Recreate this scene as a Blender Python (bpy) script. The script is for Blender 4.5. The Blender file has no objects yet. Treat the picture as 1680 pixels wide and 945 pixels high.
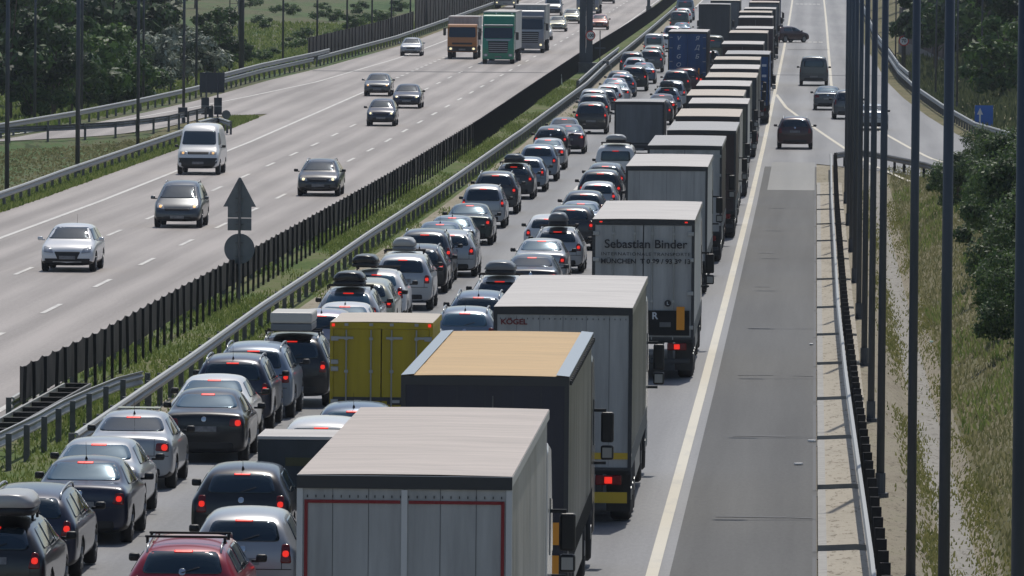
import bpy, bmesh, math, random
from mathutils import Vector, Matrix
from mathutils.bvhtree import BVHTree
random.seed(7)
SC = bpy.context.scene
COL = SC.collection
HAZE = .00007
R = math.radians
# ------------------------------------------------------------------ camera
F, YH, CH, ROLL = 13500.0, -125.0, 11.0, R(.5)
PT = math.atan((472.5-YH)/F)
V_R = Vector((1, 0, 0)); V_U = Vector((0, math.sin(PT), math.cos(PT))); V_F = Vector((0, math.cos(PT), -math.sin(PT)))
cam_d = bpy.data.cameras.new('camera'); cam = bpy.data.objects.new('camera', cam_d); COL.objects.link(cam)
cam_d.sensor_width = 36; cam_d.lens = F/1680*36; cam_d.clip_start = 1; cam_d.clip_end = 20000
cx_ = V_R*math.cos(ROLL)+V_U*math.sin(ROLL); cy_ = -V_R*math.sin(ROLL)+V_U*math.cos(ROLL)
m_ = Matrix((cx_, cy_, -V_F)).transposed().to_4x4(); m_.translation = (0, 0, CH); cam.matrix_world = m_
SC.camera = cam
# ------------------------------------------------------------------ light
SUN_EL, SUN_AZ = R(58), math.atan2(.17, 1)
w = bpy.data.worlds.new('World'); SC.world = w; w.use_nodes = True
nt = w.node_tree; bg = nt.nodes['Background']
sky = nt.nodes.new('ShaderNodeTexSky'); sky.sky_type = 'NISHITA'; sky.sun_disc = False
sky.sun_elevation = SUN_EL; sky.sun_rotation = SUN_AZ; sky.air_density = 1.0; sky.dust_density = 1.5; sky.altitude = 150
nt.links.new(sky.outputs[0], bg.inputs[0]); bg.inputs[1].default_value = .105
sd = bpy.data.lights.new('sun', 'SUN'); sd.energy = 3.3; sd.angle = R(.5); sd.color = (1, .95, .87)
sun = bpy.data.objects.new('sun', sd); COL.objects.link(sun)
sdir = Vector((math.sin(SUN_AZ)*math.cos(SUN_EL), math.cos(SUN_AZ)*math.cos(SUN_EL), math.sin(SUN_EL)))
sun.rotation_euler = (-sdir).to_track_quat('-Z', 'Y').to_euler(); sun.location = (0, 100, 60)
SC.view_settings.view_transform = 'Standard'; SC.view_settings.look = 'None'; SC.view_settings.gamma = 1
SC.view_settings.exposure = -.15
try: SC.view_settings.use_curve_mapping = False
except Exception: pass
# ------------------------------------------------------------------ ground model
def interp(x, xs, ys):
    if x <= xs[0]: return ys[0]
    for i in range(1, len(xs)):
        if x <= xs[i]:
            t = (x-xs[i-1])/(xs[i]-xs[i-1]); return ys[i-1]+t*(ys[i]-ys[i-1])
    return ys[-1]
ZX = [80, 100, 125, 150, 200, 260, 340, 430, 530, 628, 700, 760, 842, 1020, 3000]
ZY = [.5, .35, .15, 0, -.3, -.5, -.6, -.5, -.1, .25, .5, .75, 1.1, 1.9, 10.2]
def zr(Y): return interp(Y, ZX, ZY)
def zl(Y): return zr(Y) if Y > 260 else -.5
CA = (-1.073538784992874e-09, 1.2553351336882176e-06, 0.03615582735855177, -2.6223159187223155)
def cc(Y):
    if Y > 1200:
        s = 3*CA[0]*1200**2+2*CA[1]*1200+CA[2]; return cc(1200)+s*(Y-1200)
    return ((CA[0]*Y+CA[1])*Y+CA[2])*Y+CA[3]
def slope(Y): return (cc(Y+1)-cc(Y-1))/2
def proj(X, Y, Z):
    v = Vector((X, Y, Z-CH)); a, b, c = v.dot(V_R), v.dot(V_U), v.dot(V_F); a *= F/c; b *= F/c
    return 840+a*math.cos(ROLL)+b*math.sin(ROLL), 472.5+a*math.sin(ROLL)-b*math.cos(ROLL)
def G(px, py, h=0.0, left=False):
    """the point at height h over the road that stands at this place of the survey photograph"""
    f = zl if left else zr
    lo, hi = 60.0, 3000.0
    u, v = px-840, 472.5-py
    a = u*math.cos(ROLL)-v*math.sin(ROLL); b = u*math.sin(ROLL)+v*math.cos(ROLL)
    d = V_R*a+V_U*b+V_F*F
    for _ in range(45):
        m = (lo+hi)/2
        if CH+d.z/d.y*m > f(m)+h: lo = m
        else: hi = m
    return d.x/d.y*m, m
# ------------------------------------------------------------------ materials
MATS = {}
def nodes_of(m): return m.node_tree.nodes, m.node_tree.links
def pbr(name, col, rough=.6, metal=0, spec=.5, ior=None, coat=0, noise=None, col2=None, bump=0, stretch=(1, 1, 1), nscale=None, emit=0, obj=True, ramp=(.35, .65), tint=None):
    if name in MATS: return MATS[name]
    m = bpy.data.materials.new(name); m.use_nodes = True; MATS[name] = m
    N, L = nodes_of(m); p = N['Principled BSDF']
    p.inputs['Base Color'].default_value = (*col, 1); p.inputs['Roughness'].default_value = rough
    p.inputs['Metallic'].default_value = metal; p.inputs['Specular IOR Level'].default_value = spec
    if ior: p.inputs['IOR'].default_value = ior
    if tint: p.inputs['Specular Tint'].default_value = (*tint, 1)
    if coat: p.inputs['Coat Weight'].default_value = coat; p.inputs['Coat Roughness'].default_value = .06
    if emit: p.inputs['Emission Color'].default_value = (*col, 1); p.inputs['Emission Strength'].default_value = emit
    if noise or bump:
        tc = N.new('ShaderNodeTexCoord'); mp = N.new('ShaderNodeMapping'); mp.inputs['Scale'].default_value = stretch
        L.new(tc.outputs['Object'], mp.inputs[0])
        nz = N.new('ShaderNodeTexNoise'); nz.inputs['Scale'].default_value = noise or 3; nz.inputs['Detail'].default_value = 8; nz.inputs['Roughness'].default_value = .62
        L.new(mp.outputs[0], nz.inputs[0])
        if col2:
            cr = N.new('ShaderNodeValToRGB'); cr.color_ramp.elements[0].color = (*col, 1); cr.color_ramp.elements[1].color = (*col2, 1)
            cr.color_ramp.elements[0].position = ramp[0]; cr.color_ramp.elements[1].position = ramp[1]
            L.new(nz.outputs[0], cr.inputs[0]); L.new(cr.outputs[0], p.inputs['Base Color'])
        if bump:
            bp = N.new('ShaderNodeBump'); bp.inputs['Strength'].default_value = bump; bp.inputs['Distance'].default_value = .02
            L.new(nz.outputs[0], bp.inputs['Height']); L.new(bp.outputs[0], p.inputs['Normal'])
    return m
def road_mat(name, c1, c2, rough, spec, track, lane, off):
    """asphalt: fine grain, long streaks, faint darker wheel tracks repeating once per lane (uv = lateral metres, metres along)"""
    m = bpy.data.materials.new(name); m.use_nodes = True; N, L = nodes_of(m); p = N['Principled BSDF']
    uv = N.new('ShaderNodeUVMap'); mp = N.new('ShaderNodeMapping'); mp.inputs['Scale'].default_value = (1.1, .02, 1); L.new(uv.outputs[0], mp.inputs[0])
    n1 = N.new('ShaderNodeTexNoise'); n1.inputs['Scale'].default_value = 1; n1.inputs['Detail'].default_value = 9; n1.inputs['Roughness'].default_value = .6; L.new(mp.outputs[0], n1.inputs[0])
    mp2 = N.new('ShaderNodeMapping'); mp2.inputs['Scale'].default_value = (14, 2.2, 1); L.new(uv.outputs[0], mp2.inputs[0])
    n2 = N.new('ShaderNodeTexNoise'); n2.inputs['Scale'].default_value = 1; n2.inputs['Detail'].default_value = 8; n2.inputs['Roughness'].default_value = .7; L.new(mp2.outputs[0], n2.inputs[0])
    mp3 = N.new('ShaderNodeMapping'); mp3.inputs['Scale'].default_value = (.12, .03, 1); L.new(uv.outputs[0], mp3.inputs[0])
    n3 = N.new('ShaderNodeTexNoise'); n3.inputs['Scale'].default_value = 1; n3.inputs['Detail'].default_value = 3; L.new(mp3.outputs[0], n3.inputs[0])
    sx = N.new('ShaderNodeSeparateXYZ'); L.new(uv.outputs[0], sx.inputs[0])
    def M(op, a, b):
        q = N.new('ShaderNodeMath'); q.operation = op
        for i, x in enumerate((a, b)):
            if x is None: continue
            if isinstance(x, (int, float)): q.inputs[i].default_value = x
            else: L.new(x, q.inputs[i])
        return q.outputs[0]
    t = M('MULTIPLY', M('ADD', sx.outputs[0], off), 4*math.pi/lane)
    t = M('MULTIPLY', M('COSINE', t, None), track)
    s = M('ADD', M('ADD', M('MULTIPLY', n1.outputs[0], .6), M('MULTIPLY', n2.outputs[0], .42)), M('MULTIPLY', n3.outputs[0], .45))
    s = M('ADD', s, t)
    cr = N.new('ShaderNodeValToRGB'); cr.color_ramp.elements[0].position = .58; cr.color_ramp.elements[1].position = .9
    cr.color_ramp.elements[0].color = (*c1, 1); cr.color_ramp.elements[1].color = (*c2, 1)
    L.new(s, cr.inputs[0]); L.new(cr.outputs[0], p.inputs['Base Color'])
    p.inputs['Roughness'].default_value = rough; p.inputs['Specular IOR Level'].default_value = spec
    MATS[name] = m; return m
def ground_mat(name, stops, scale, bump=.4, stretch=(1, .4, 1), speck=0):
    m = bpy.data.materials.new(name); m.use_nodes = True; N, L = nodes_of(m); p = N['Principled BSDF']
    tc = N.new('ShaderNodeTexCoord'); mp = N.new('ShaderNodeMapping'); mp.inputs['Scale'].default_value = stretch; L.new(tc.outputs['Object'], mp.inputs[0])
    n1 = N.new('ShaderNodeTexNoise'); n1.inputs['Scale'].default_value = scale; n1.inputs['Detail'].default_value = 4; L.new(mp.outputs[0], n1.inputs[0])
    n2 = N.new('ShaderNodeTexNoise'); n2.inputs['Scale'].default_value = scale*14; n2.inputs['Detail'].default_value = 8; n2.inputs['Roughness'].default_value = .75; L.new(mp.outputs[0], n2.inputs[0])
    mx = N.new('ShaderNodeMix'); mx.inputs[0].default_value = .45; L.new(n1.outputs[0], mx.inputs[2]); L.new(n2.outputs[0], mx.inputs[3])
    cr = N.new('ShaderNodeValToRGB'); e = cr.color_ramp.elements
    while len(e) < len(stops): e.new(.5)
    for i, (pos, c) in enumerate(stops): e[i].position = pos; e[i].color = (*c, 1)
    L.new(mx.outputs[0], cr.inputs[0]); L.new(cr.outputs[0], p.inputs['Base Color'])
    if speck:
        n4 = N.new('ShaderNodeTexNoise'); n4.inputs['Scale'].default_value = speck; n4.inputs['Detail'].default_value = 3; n4.inputs['Roughness'].default_value = .8; mp4 = N.new('ShaderNodeMapping'); mp4.inputs['Scale'].default_value = (1, .22, 1); L.new(tc.outputs['Object'], mp4.inputs[0]); L.new(mp4.outputs[0], n4.inputs[0])
        r4 = N.new('ShaderNodeValToRGB'); r4.color_ramp.elements[0].position = .36; r4.color_ramp.elements[0].color = (.45, .43, .4, 1); r4.color_ramp.elements[1].position = .44; r4.color_ramp.elements[1].color = (1, 1, 1, 1); L.new(n4.outputs[0], r4.inputs[0])
        m4 = N.new('ShaderNodeMix'); m4.data_type = 'RGBA'; m4.blend_type = 'MULTIPLY'; m4.inputs[0].default_value = .85; L.new(cr.outputs[0], m4.inputs[6]); L.new(r4.outputs[0], m4.inputs[7]); L.new(m4.outputs[2], p.inputs['Base Color'])
    p.inputs['Roughness'].default_value = .95; p.inputs['Specular IOR Level'].default_value = .15
    if bump:
        bp = N.new('ShaderNodeBump'); bp.inputs['Strength'].default_value = bump; bp.inputs['Distance'].default_value = .05
        L.new(n2.outputs[0], bp.inputs['Height']); L.new(bp.outputs[0], p.inputs['Normal'])
    MATS[name] = m; return m
def leaf_mat(name, dark, light, tr=.35):
    m = bpy.data.materials.new(name); m.use_nodes = True; N, L = nodes_of(m); p = N['Principled BSDF']
    at = N.new('ShaderNodeAttribute'); at.attribute_name = 'tint'
    cr = N.new('ShaderNodeValToRGB'); cr.color_ramp.elements[0].color = (*dark, 1); cr.color_ramp.elements[1].color = (*light, 1)
    L.new(at.outputs['Fac'], cr.inputs[0]); L.new(cr.outputs[0], p.inputs['Base Color'])
    p.inputs['Roughness'].default_value = .55; p.inputs['Specular IOR Level'].default_value = .35
    tl = N.new('ShaderNodeBsdfTranslucent'); L.new(cr.outputs[0], tl.inputs[0]); ms = N.new('ShaderNodeMixShader'); ms.inputs[0].default_value = tr
    L.new(p.outputs[0], ms.inputs[1]); L.new(tl.outputs[0], ms.inputs[2]); L.new(ms.outputs[0], N['Material Output'].inputs[0])
    MATS[name] = m; return m
M_ASR = road_mat('asphalt_grey', (.155, .155, .158), (.255, .253, .253), .62, .42, .10, 3.9, 1.95)
M_ASS = road_mat('asphalt_shoulder', (.082, .082, .08), (.132, .132, .127), .75, .22, .0, 3.9, 0)
M_ASL = road_mat('asphalt_pale', (.205, .18, .163), (.36, .32, .295), .62, .45, .09, 3.4, 1.7)
M_PATCH = road_mat('asphalt_light_patch', (.2, .2, .19), (.27, .265, .25), .65, .4, 0, 3.9, 0)
M_LINE = pbr('road_paint_white', (.62, .6, .56), .7, noise=2.5, col2=(.42, .41, .39), stretch=(1, .3, 1), ramp=(.5, .75))
M_LINEY = pbr('road_paint_cream', (.62, .575, .47), .7, noise=2.0, col2=(.5, .48, .42), stretch=(1, .2, 1), ramp=(.5, .8))
M_SEAL_SHADE = pbr('sealant_and_kerb_shade', (.035, .035, .037), .6)  # sealed road joints, and the painted shade strip at the kerb
M_CONC = ground_mat('verge_concrete', [(.3, (.36, .325, .265)), (.5, (.43, .39, .32)), (.72, (.32, .29, .235))], .6, .4, speck=6)
M_KERB = pbr('kerb_concrete', (.3, .29, .27), .85, noise=3, col2=(.38, .37, .34))
M_GRAVEL = ground_mat('gravel', [(.3, (.22, .19, .14)), (.5, (.32, .285, .22)), (.66, (.29, .27, .19)), (.8, (.2, .21, .09))], 1.3, .9, speck=9)
M_DITCH = ground_mat('ditch_concrete', [(.3, (.21, .2, .17)), (.42, (.31, .295, .265)), (.6, (.34, .325, .295)), (.74, (.2, .19, .13))], .8, .8, speck=6)
M_FIELD = ground_mat('field_grass', [(.34, (.04, .08, .028)), (.44, (.08, .13, .045)), (.52, (.13, .125, .07)), (.6, (.085, .115, .045)), (.7, (.05, .085, .03))], .05, .9, (1, .35, 1), speck=.9)
M_GRASSD = ground_mat('dry_grass', [(.32, (.07, .095, .03)), (.47, (.16, .15, .075)), (.6, (.24, .2, .13)), (.7, (.11, .12, .045))], .35, .8)
M_GRASSG = ground_mat('green_grass', [(.3, (.05, .095, .022)), (.45, (.10, .145, .04)), (.58, (.17, .17, .085)), (.72, (.25, .22, .15))], .5, .8)
M_DIRT = ground_mat('verge_dirt', [(.25, (.13, .14, .06)), (.38, (.30, .27, .20)), (.65, (.38, .34, .27)), (.8, (.22, .20, .12))], .8, .6, speck=5)
M_BANK = ground_mat('bank_grass', [(.3, (.06, .085, .03)), (.45, (.15, .145, .075)), (.58, (.21, .18, .105)), (.7, (.12, .14, .055))], .6, .8, speck=4)
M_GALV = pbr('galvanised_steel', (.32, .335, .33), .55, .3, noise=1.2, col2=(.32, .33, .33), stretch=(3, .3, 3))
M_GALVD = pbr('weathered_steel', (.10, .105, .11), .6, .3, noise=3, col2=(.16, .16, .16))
M_MESH = pbr('black_screen', (.009, .009, .010), .9, noise=1.5, col2=(.020, .016, .016))
M_POST = pbr('dark_post', (.014, .013, .013), .85)
M_POLE = pbr('pole_steel_dark', (.042, .053, .068), .5, .2, noise=1, col2=(.07, .082, .10), stretch=(2, 2, .25))
M_SIGNB = pbr('sign_back_grey', (.14, .155, .165), .55, .3, noise=2, col2=(.19, .2, .21))
M_SIGNBD = pbr('sign_back_dark', (.04, .05, .065), .55, .2)
M_WHITE = pbr('white_plastic', (.7, .7, .68), .5)
M_BLUE = pbr('sign_blue', (.02, .13, .5), .4)
M_RED = pbr('sign_red', (.55, .04, .03), .4)
M_BLACK = pbr('black_plastic', (.012, .012, .013), .5)
M_RUB = pbr('tyre_rubber', (.014, .014, .015), .8)
M_RIM = pbr('alloy_rim', (.32, .33, .34), .35, .8)
M_CHROME = pbr('chrome', (.6, .6, .6), .15, 1)
M_UNDER = pbr('underbody', (.01, .01, .01), .9)
M_GLASS = pbr('car_glass', (.012, .022, .028), .07, 0, .5, ior=1.7, tint=(.6, .8, 1))
M_GLASSB = pbr('car_glass_pale', (.05, .095, .125), .13, 0, .5, ior=2.1, tint=(.55, .8, 1))
M_TAIL = pbr('tail_lens', (.16, .008, .01), .15)
M_TAILC = pbr('tail_lens_clear', (.35, .3, .3), .15)
M_BRAKE = pbr('brake_lamp_lit', (.95, .03, .015), .4, emit=.85)
M_HEAD = pbr('headlight_lens', (.4, .42, .44), .1, .4)
M_HLIT = pbr('headlight_lit', (1, .86, .5), .3, emit=1.2)
M_PLATE = pbr('number_plate', (.25, .25, .25), .5, noise=9, col2=(.13, .13, .14))
M_RAIL = pbr('roof_rail_silver', (.4, .41, .42), .3, .6)
M_BARK = pbr('bark', (.07, .055, .04), .9, noise=4, col2=(.12, .1, .08))
def paint(name, col, metal=.25, rough=.3):
    return pbr('paint_'+name, col, rough, metal, .5, coat=.6)
P = dict(black=paint('black', (.008, .009, .011)), navy=paint('navy', (.009, .014, .036)), darkgrey=paint('dark_grey', (.03, .034, .04)),
    grey=paint('grey', (.075, .085, .095), .4), silver=paint('silver', (.36, .375, .39), .4, .34), white=paint('white', (.72, .72, .71), 0, .35),
    red=paint('red', (.30, .012, .03), .1), darkred=paint('dark_red', (.035, .006, .01), .2), blue=paint('blue_grey', (.07, .11, .17), .4),
    lblue=paint('light_blue', (.19, .235, .29), .4), green=paint('dark_green', (.012, .03, .03), .3), purple=paint('purple', (.03, .015, .04), .2),
    champ=paint('champagne', (.36, .36, .28), .4), lilac=paint('lilac', (.32, .3, .36), .4), tgreen=paint('truck_green', (.0, .24, .13), 0),
    orange=paint('truck_orange', (.42, .15, .02), 0, .45), twhite=paint('truck_white', (.6, .6, .6), 0, .4), tred=paint('truck_red', (.3, .02, .02), 0),
    tgrey=paint('truck_grey', (.22, .23, .25), .2), coral=paint('coral', (.42, .17, .12), .2), pearl=paint('pearl', (.68, .69, .70), .05, .33), olive=paint('olive', (.045, .045, .02), .1))
# ------------------------------------------------------------------ mesh building
def tag(o, label=None, cat=None, group=None, kind=None):
    if label: o['label'] = label
    if cat: o['category'] = cat
    if group: o['group'] = group
    if kind: o['kind'] = kind
    return o
class MB:
    def __init__(s): s.v = []; s.f = []; s.m = []; s.uv = None
    def add(s, vs, fs, m=0):
        n = len(s.v); s.v += [tuple(q) for q in vs]; s.f += [tuple(i+n for i in f) for f in fs]; s.m += [m]*len(fs); return s
    def box(s, x0, x1, y0, y1, z0, z1, m=0, b=0):
        if b <= 0:
            vs = [(x, y, z) for z in (z0, z1) for y in (y0, y1) for x in (x0, x1)]
            return s.add(vs, [(0, 2, 3, 1), (4, 5, 7, 6), (0, 1, 5, 4), (2, 6, 7, 3), (0, 4, 6, 2), (1, 3, 7, 5)], m)
        bm = bmesh.new(); bmesh.ops.create_cube(bm, size=1)
        for v in bm.verts: v.co = Vector(((x0+x1)/2+v.co.x*(x1-x0), (y0+y1)/2+v.co.y*(y1-y0), (z0+z1)/2+v.co.z*(z1-z0)))
        bmesh.ops.bevel(bm, geom=list(bm.edges), offset=b, segments=2, profile=.5, affect='EDGES')
        bm.verts.index_update(); s.add([v.co[:] for v in bm.verts], [[v.index for v in f.verts] for f in bm.faces], m); bm.free(); return s
    def tube(s, a, b, r, r2=None, n=8, m=0, cap=True):
        a, b = Vector(a), Vector(b); d = (b-a).normalized(); r2 = r if r2 is None else r2
        u = d.orthogonal().normalized(); w_ = d.cross(u)
        vs = [a+(u*math.cos(t)+w_*math.sin(t))*r for t in [2*math.pi*i/n for i in range(n)]]+[b+(u*math.cos(t)+w_*math.sin(t))*r2 for t in [2*math.pi*i/n for i in range(n)]]
        fs = [(i, (i+1) % n, n+(i+1) % n, n+i) for i in range(n)]
        if cap: fs += [tuple(range(n))[::-1], tuple(range(n, 2*n))]
        return s.add(vs, fs, m)
    def prism(s, poly, axis, a, b, m=0):
        """poly of (p,q) extruded along axis 'x','y' or 'z' from a to b"""
        def P3(p, q, t): return {'x': (t, p, q), 'y': (p, t, q), 'z': (p, q, t)}[axis]
        n = len(poly); vs = [P3(p, q, a) for p, q in poly]+[P3(p, q, b) for p, q in poly]
        return s.add(vs, [(i, (i+1) % n, n+(i+1) % n, n+i) for i in range(n)]+[tuple(range(n))[::-1], tuple(range(n, 2*n))], m)
    def sweep(s, path, prof, m=0, close=True):
        """prof of (side,up) swept along path points (Vector)"""
        n = len(prof); vs = []
        for i, p_ in enumerate(path):
            a = path[max(0, i-1)]; b = path[min(len(path)-1, i+1)]; d = (b-a); d.z = 0; d.normalize(); sd_ = Vector((d.y, -d.x, 0))
            vs += [p_+sd_*q[0]+Vector((0, 0, q[1])) for q in prof]
        k = n if close else n-1
        fs = [(i*n+j, i*n+(j+1) % n, (i+1)*n+(j+1) % n, (i+1)*n+j) for i in range(len(path)-1) for j in range(k)]
        if close: fs += [tuple(range(n))[::-1], tuple(range((len(path)-1)*n, len(path)*n))]
        return s.add(vs, fs, m)
    def mesh(s, name, mats, smooth=False):
        me = bpy.data.meshes.new(name); me.from_pydata(s.v, [], s.f)
        for q in (mats if isinstance(mats, (list, tuple)) else [mats]): me.materials.append(q)
        me.polygons.foreach_set('material_index', s.m)
        if smooth: me.polygons.foreach_set('use_smooth', [True]*len(s.f))
        if s.uv:
            l = me.uv_layers.new(name='UVMap'); l.data.foreach_set('uv', [c for f in s.f for i in f for c in s.uv[i]])
        bm = bmesh.new(); bm.from_mesh(me); bmesh.ops.recalc_face_normals(bm, faces=bm.faces); bm.to_mesh(me); bm.free()
        me.update(); return me
    def build(s, name, mats, parent=None, smooth=False):
        return link(name, s.mesh(name, mats, smooth), parent)
def link(name, me, parent=None):
    o = bpy.data.objects.new(name, me); COL.objects.link(o)
    if parent: o.parent = parent
    return o
def empty(name, loc, rz=0):
    o = bpy.data.objects.new(name, None); COL.objects.link(o); o.location = loc; o.rotation_euler = (0, 0, rz); o.empty_display_size = .5; return o
def frange(a, b, s):
    r = []
    while a < b-1e-6: r.append(a); a += s
    return r+[b]
# ------------------------------------------------------------------ ground sheet
def ramp_right_edge(Y):   # right edge of the asphalt on the joining slip road
    return interp(Y, [300, 340, 380, 410, 435, 452, 491, 535, 585, 654, 725, 3000], [48, 34, 20, 15, 12.0, 10.6, 9.4, 8.4, 7.7, 7.4, 7.0, 7.0])
def ramp_left_edge(Y): return interp(Y, [300, 330, 355, 372, 384, 392, 397, 400], [36, 24, 14, 9.6, 7.2, 5.4, 3.6, 2.75])
def left_edge(Y):         # left edge of asphalt of the far carriageway
    return -29.5
def out_rail(Y): return interp(Y, [300, 360, 400, 433, 459, 486, 518, 571, 615, 711, 3000], [-74, -54, -45.5, -40.3, -38.6, -37.4, -36.4, -35.8, -34.6, -33.4, -33.2])
def inn_rail(Y): return interp(Y, [300, 360, 400, 427, 432, 439, 451, 468, 480], [-66, -50, -43.5, -39.6, -37.0, -34.6, -33.0, -32.3, -32.1])
def ground_h(o, Y):
    if o > -11.2:
        z = zr(Y)-.03
        if Y < 396:
            k = interp(Y, [340, 392], [1, 0])
            d = interp(o, [3.9, 4.5, 5.15, 5.75, 6.3, 8, 12, 25, 60], [0, -.05, -.62, -.66, -.3, .6, 1.9, 4.2, 6])
            le = ramp_left_edge(Y)
            if o > le-2: d = min(d, 0)*0 + interp(o, [le-2, le], [d, 0])
            if o > ramp_right_edge(Y)+2: d = (o-ramp_right_edge(Y)-2)*.1
            z += d*(k if o < le else 1)
        else:
            re = ramp_right_edge(Y)+1.2
            if o > re: z += interp(o-re, [0, 1.2, 4, 10, 30, 100], [0, .1, 1.2, 2.6, 5, 8])
        return z
    if o > -15.9:
        t = interp(o, [-15.9, -15.3, -14.9], [0, .6, 1]); return (zl(Y)-.03)*(1-t)+(zr(Y)-.03)*t
    z = zl(Y)-.03
    if o < out_rail(Y)-1: z += interp(out_rail(Y)-1-o, [0, 3, 12, 60, 300], [0, -.5, -.9, .6, 12])*1.0+math.sin(o*.11+Y*.03)*.25*min(1, (out_rail(Y)-1-o)/8)
    elif Y < 470 and inn_rail(Y) < o < -30.5:
        k = min(1, (o-inn_rail(Y))/1.2, (-30.5-o)/1.2); z += -.35*max(0, k)
    return z
YS = frange(70, 460, 5)+frange(468, 1400, 8)+frange(1430, 3000, 60)
OS = [-420, -320, -240, -180, -140, -110, -90, -76, -66, -58, -52, -48, -45, -42.5, -40, -38, -36, -34.5, -33.2, -32.2, -31.2, -30.4, -29.4, -27, -23, -19, -17, -16, -15.6, -15.2, -14.8, -14.2, -13.4, -12.6, -11.9, -11, -8, -4, 0, 2, 2.8, 3.5, 3.9, 4.5, 4.9, 5.15, 5.45, 5.75, 6.1, 6.5, 7.2, 8, 9, 10, 11, 12.5, 14, 16, 18, 21, 25, 30, 38, 50, 70, 100, 150, 220]
g = MB(); n = len(OS)
for Y in YS:
    for o in OS: g.v.append((cc(Y)+o, Y, ground_h(o, Y)))
for i in range(len(YS)-1):
    for j in range(n-1):
        o, Y = (OS[j]+OS[j+1])/2, (YS[i]+YS[i+1])/2
        g.f.append((i*n+j, i*n+j+1, (i+1)*n+j+1, (i+1)*n+j))
        if o < -33: mi = 0
        elif o < -29: mi = 1
        elif o < -12.6: mi = 2
        elif o < -10: mi = 3
        elif o < 3.7: mi = 3
        elif o < 5.12 and Y < 400: mi = 4
        elif o < 5.8 and Y < 400: mi = 5
        elif o < 6.3 and Y < 400: mi = 4
        else: mi = 6
        g.m.append(mi)
gr = g.build('ground', [M_FIELD, M_GRASSD, M_GRASSG, M_DIRT, M_GRAVEL, M_DITCH, M_BANK], smooth=True); tag(gr, 'grass, gravel and dirt ground around the motorway', kind='structure')
def ribbon(name, o1, o2, y0, y1, dz, mat, left=False, kind='structure', label=None, step=5, thick=0, build=True, mb=None):
    f1 = o1 if callable(o1) else (lambda Y: o1); f2 = o2 if callable(o2) else (lambda Y: o2)
    fz = zl if left else zr
    Ys = sorted(set([y0, y1]+[y for y in YS if y0 < y < y1]+([y for y in frange(y0, y1, step)] if step < 5 else [])))
    m = mb or MB(); m.uv = m.uv or []; b = len(m.v)
    for Y in Ys:
        for o in (f1(Y), f2(Y)): m.v.append((cc(Y)+o, Y, fz(Y)+dz)); m.uv.append((o, Y))
    for i in range(len(Ys)-1): m.f.append((b+2*i, b+2*i+1, b+2*i+3, b+2*i+2)); m.m.append(0)
    if not build: return m
    o = m.build(name, mat); tag(o, label, kind=kind); return o
ribbon('road', -11.15, 2.78, 70, 3000, 0, M_ASR, label='grey carriageway with the queue of cars and trucks')
ribbon('shoulder', .30, 2.78, 70, 395, .004, M_ASS, label='grey hard shoulder beside the truck lane')
ribbon('slip_road', lambda Y: 2.78 if Y >= 399 else ramp_left_edge(Y), ramp_right_edge, 300, 3000, .0, M_ASR, label='slip road joining from the right')
ribbon('road', -29.5, -16.0, 70, 3000, 0, M_ASL, left=True, label='pale far carriageway with oncoming traffic')
ribbon('slip_road', lambda Y: out_rail(Y)+.7, lambda Y: -29.5 if Y > 482 else inn_rail(Y)-.4, 300, 3000, .0, M_ASL, left=True, label='pale slip road leaving on the left')
ribbon('road_patch', .62, 2.7, 361, 402, .008, M_PATCH, label='pale resurfaced patch on the shoulder')
# painted lines
mb = MB()
ribbon('', -.10, .11, 70, 3000, .010, None, build=False, mb=mb, label='')
mb.build('edge_line', M_LINEY); tag(SC.objects['edge_line'], 'solid cream line between truck lane and shoulder', kind='structure')
def lines(name, specs, mat, left, label):
    mb = MB()
    for o1, w_, y0, y1, dash in specs:
        f = o1 if callable(o1) else (lambda Y, q=o1: q)
        ys = [(y0, y1)] if not dash else [(y, min(y1, y+dash[0])) for y in frange(y0, y1-1, dash[1])]
        for a, b in ys: ribbon('', lambda Y: f(Y)-w_/2, lambda Y: f(Y)+w_/2, a, b, .010, None, left, build=False, mb=mb)
    o = mb.build(name, mat); tag(o, label, kind='structure')
lines('lane_marking', [(-3.95, .15, 75, 1100, (6, 17.4)), (-7.75, .15, 80, 1100, (6, 17.4)), (-11.0, .18, 75, 3000, None)], M_LINE, False, 'lane dashes between the queues')
lines('slip_road_marking', [(lambda Y: interp(Y, [345, 375, 400, 433, 455, 480, 508, 541], [9.5, 7, 5.4, 4.0, 3.05, 2.0, .9, .13]), .2, 345, 541, None),
      (lambda Y: interp(Y, [300, 380, 411, 429, 455, 520, 566, 700, 1020], [22, 11, 8.45, 7.65, 6.5, 4.7, 3.79, 3.8, 3.9]), .2, 300, 3000, None)], M_LINEY, False, 'cream lines of the joining slip road')
def trans(name, items, left, mat, label):
    mb = MB(); mb.uv = []
    fz = zl if left else zr
    for o1, o2, Y, wd in items:
        b = len(mb.v)
        for (o, y) in ((o1, Y), (o2, Y+random.uniform(-.3, .3)), (o2, Y+wd), (o1, Y+wd)):
            mb.v.append((cc(y)+o, y, fz(y)+.013)); mb.uv.append((o, y))
        mb.f.append((b, b+1, b+2, b+3)); mb.m.append(0)
    o = mb.build(name, mat); tag(o, label, kind='structure')
lines('lane_marking', [(-19.85, .16, 101, 1400, (6, 17.4)), (-23.2, .16, 92.5, 1400, (6, 17.4)), (-26.8, .2, 75, 540, None), (-26.8, .22, 543, 690, (3.0, 7.2)),
      (lambda Y: interp(Y, [330, 420, 464, 492, 523, 564, 648, 730], [-58, -42.8, -36.9, -35.1, -33.4, -31.6, -30.25, -30.05]), .2, 330, 3000, None), (-16.35, .18, 75, 3000, None)], M_LINE, True, 'lane dashes and edge lines of the far carriageway')
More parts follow.
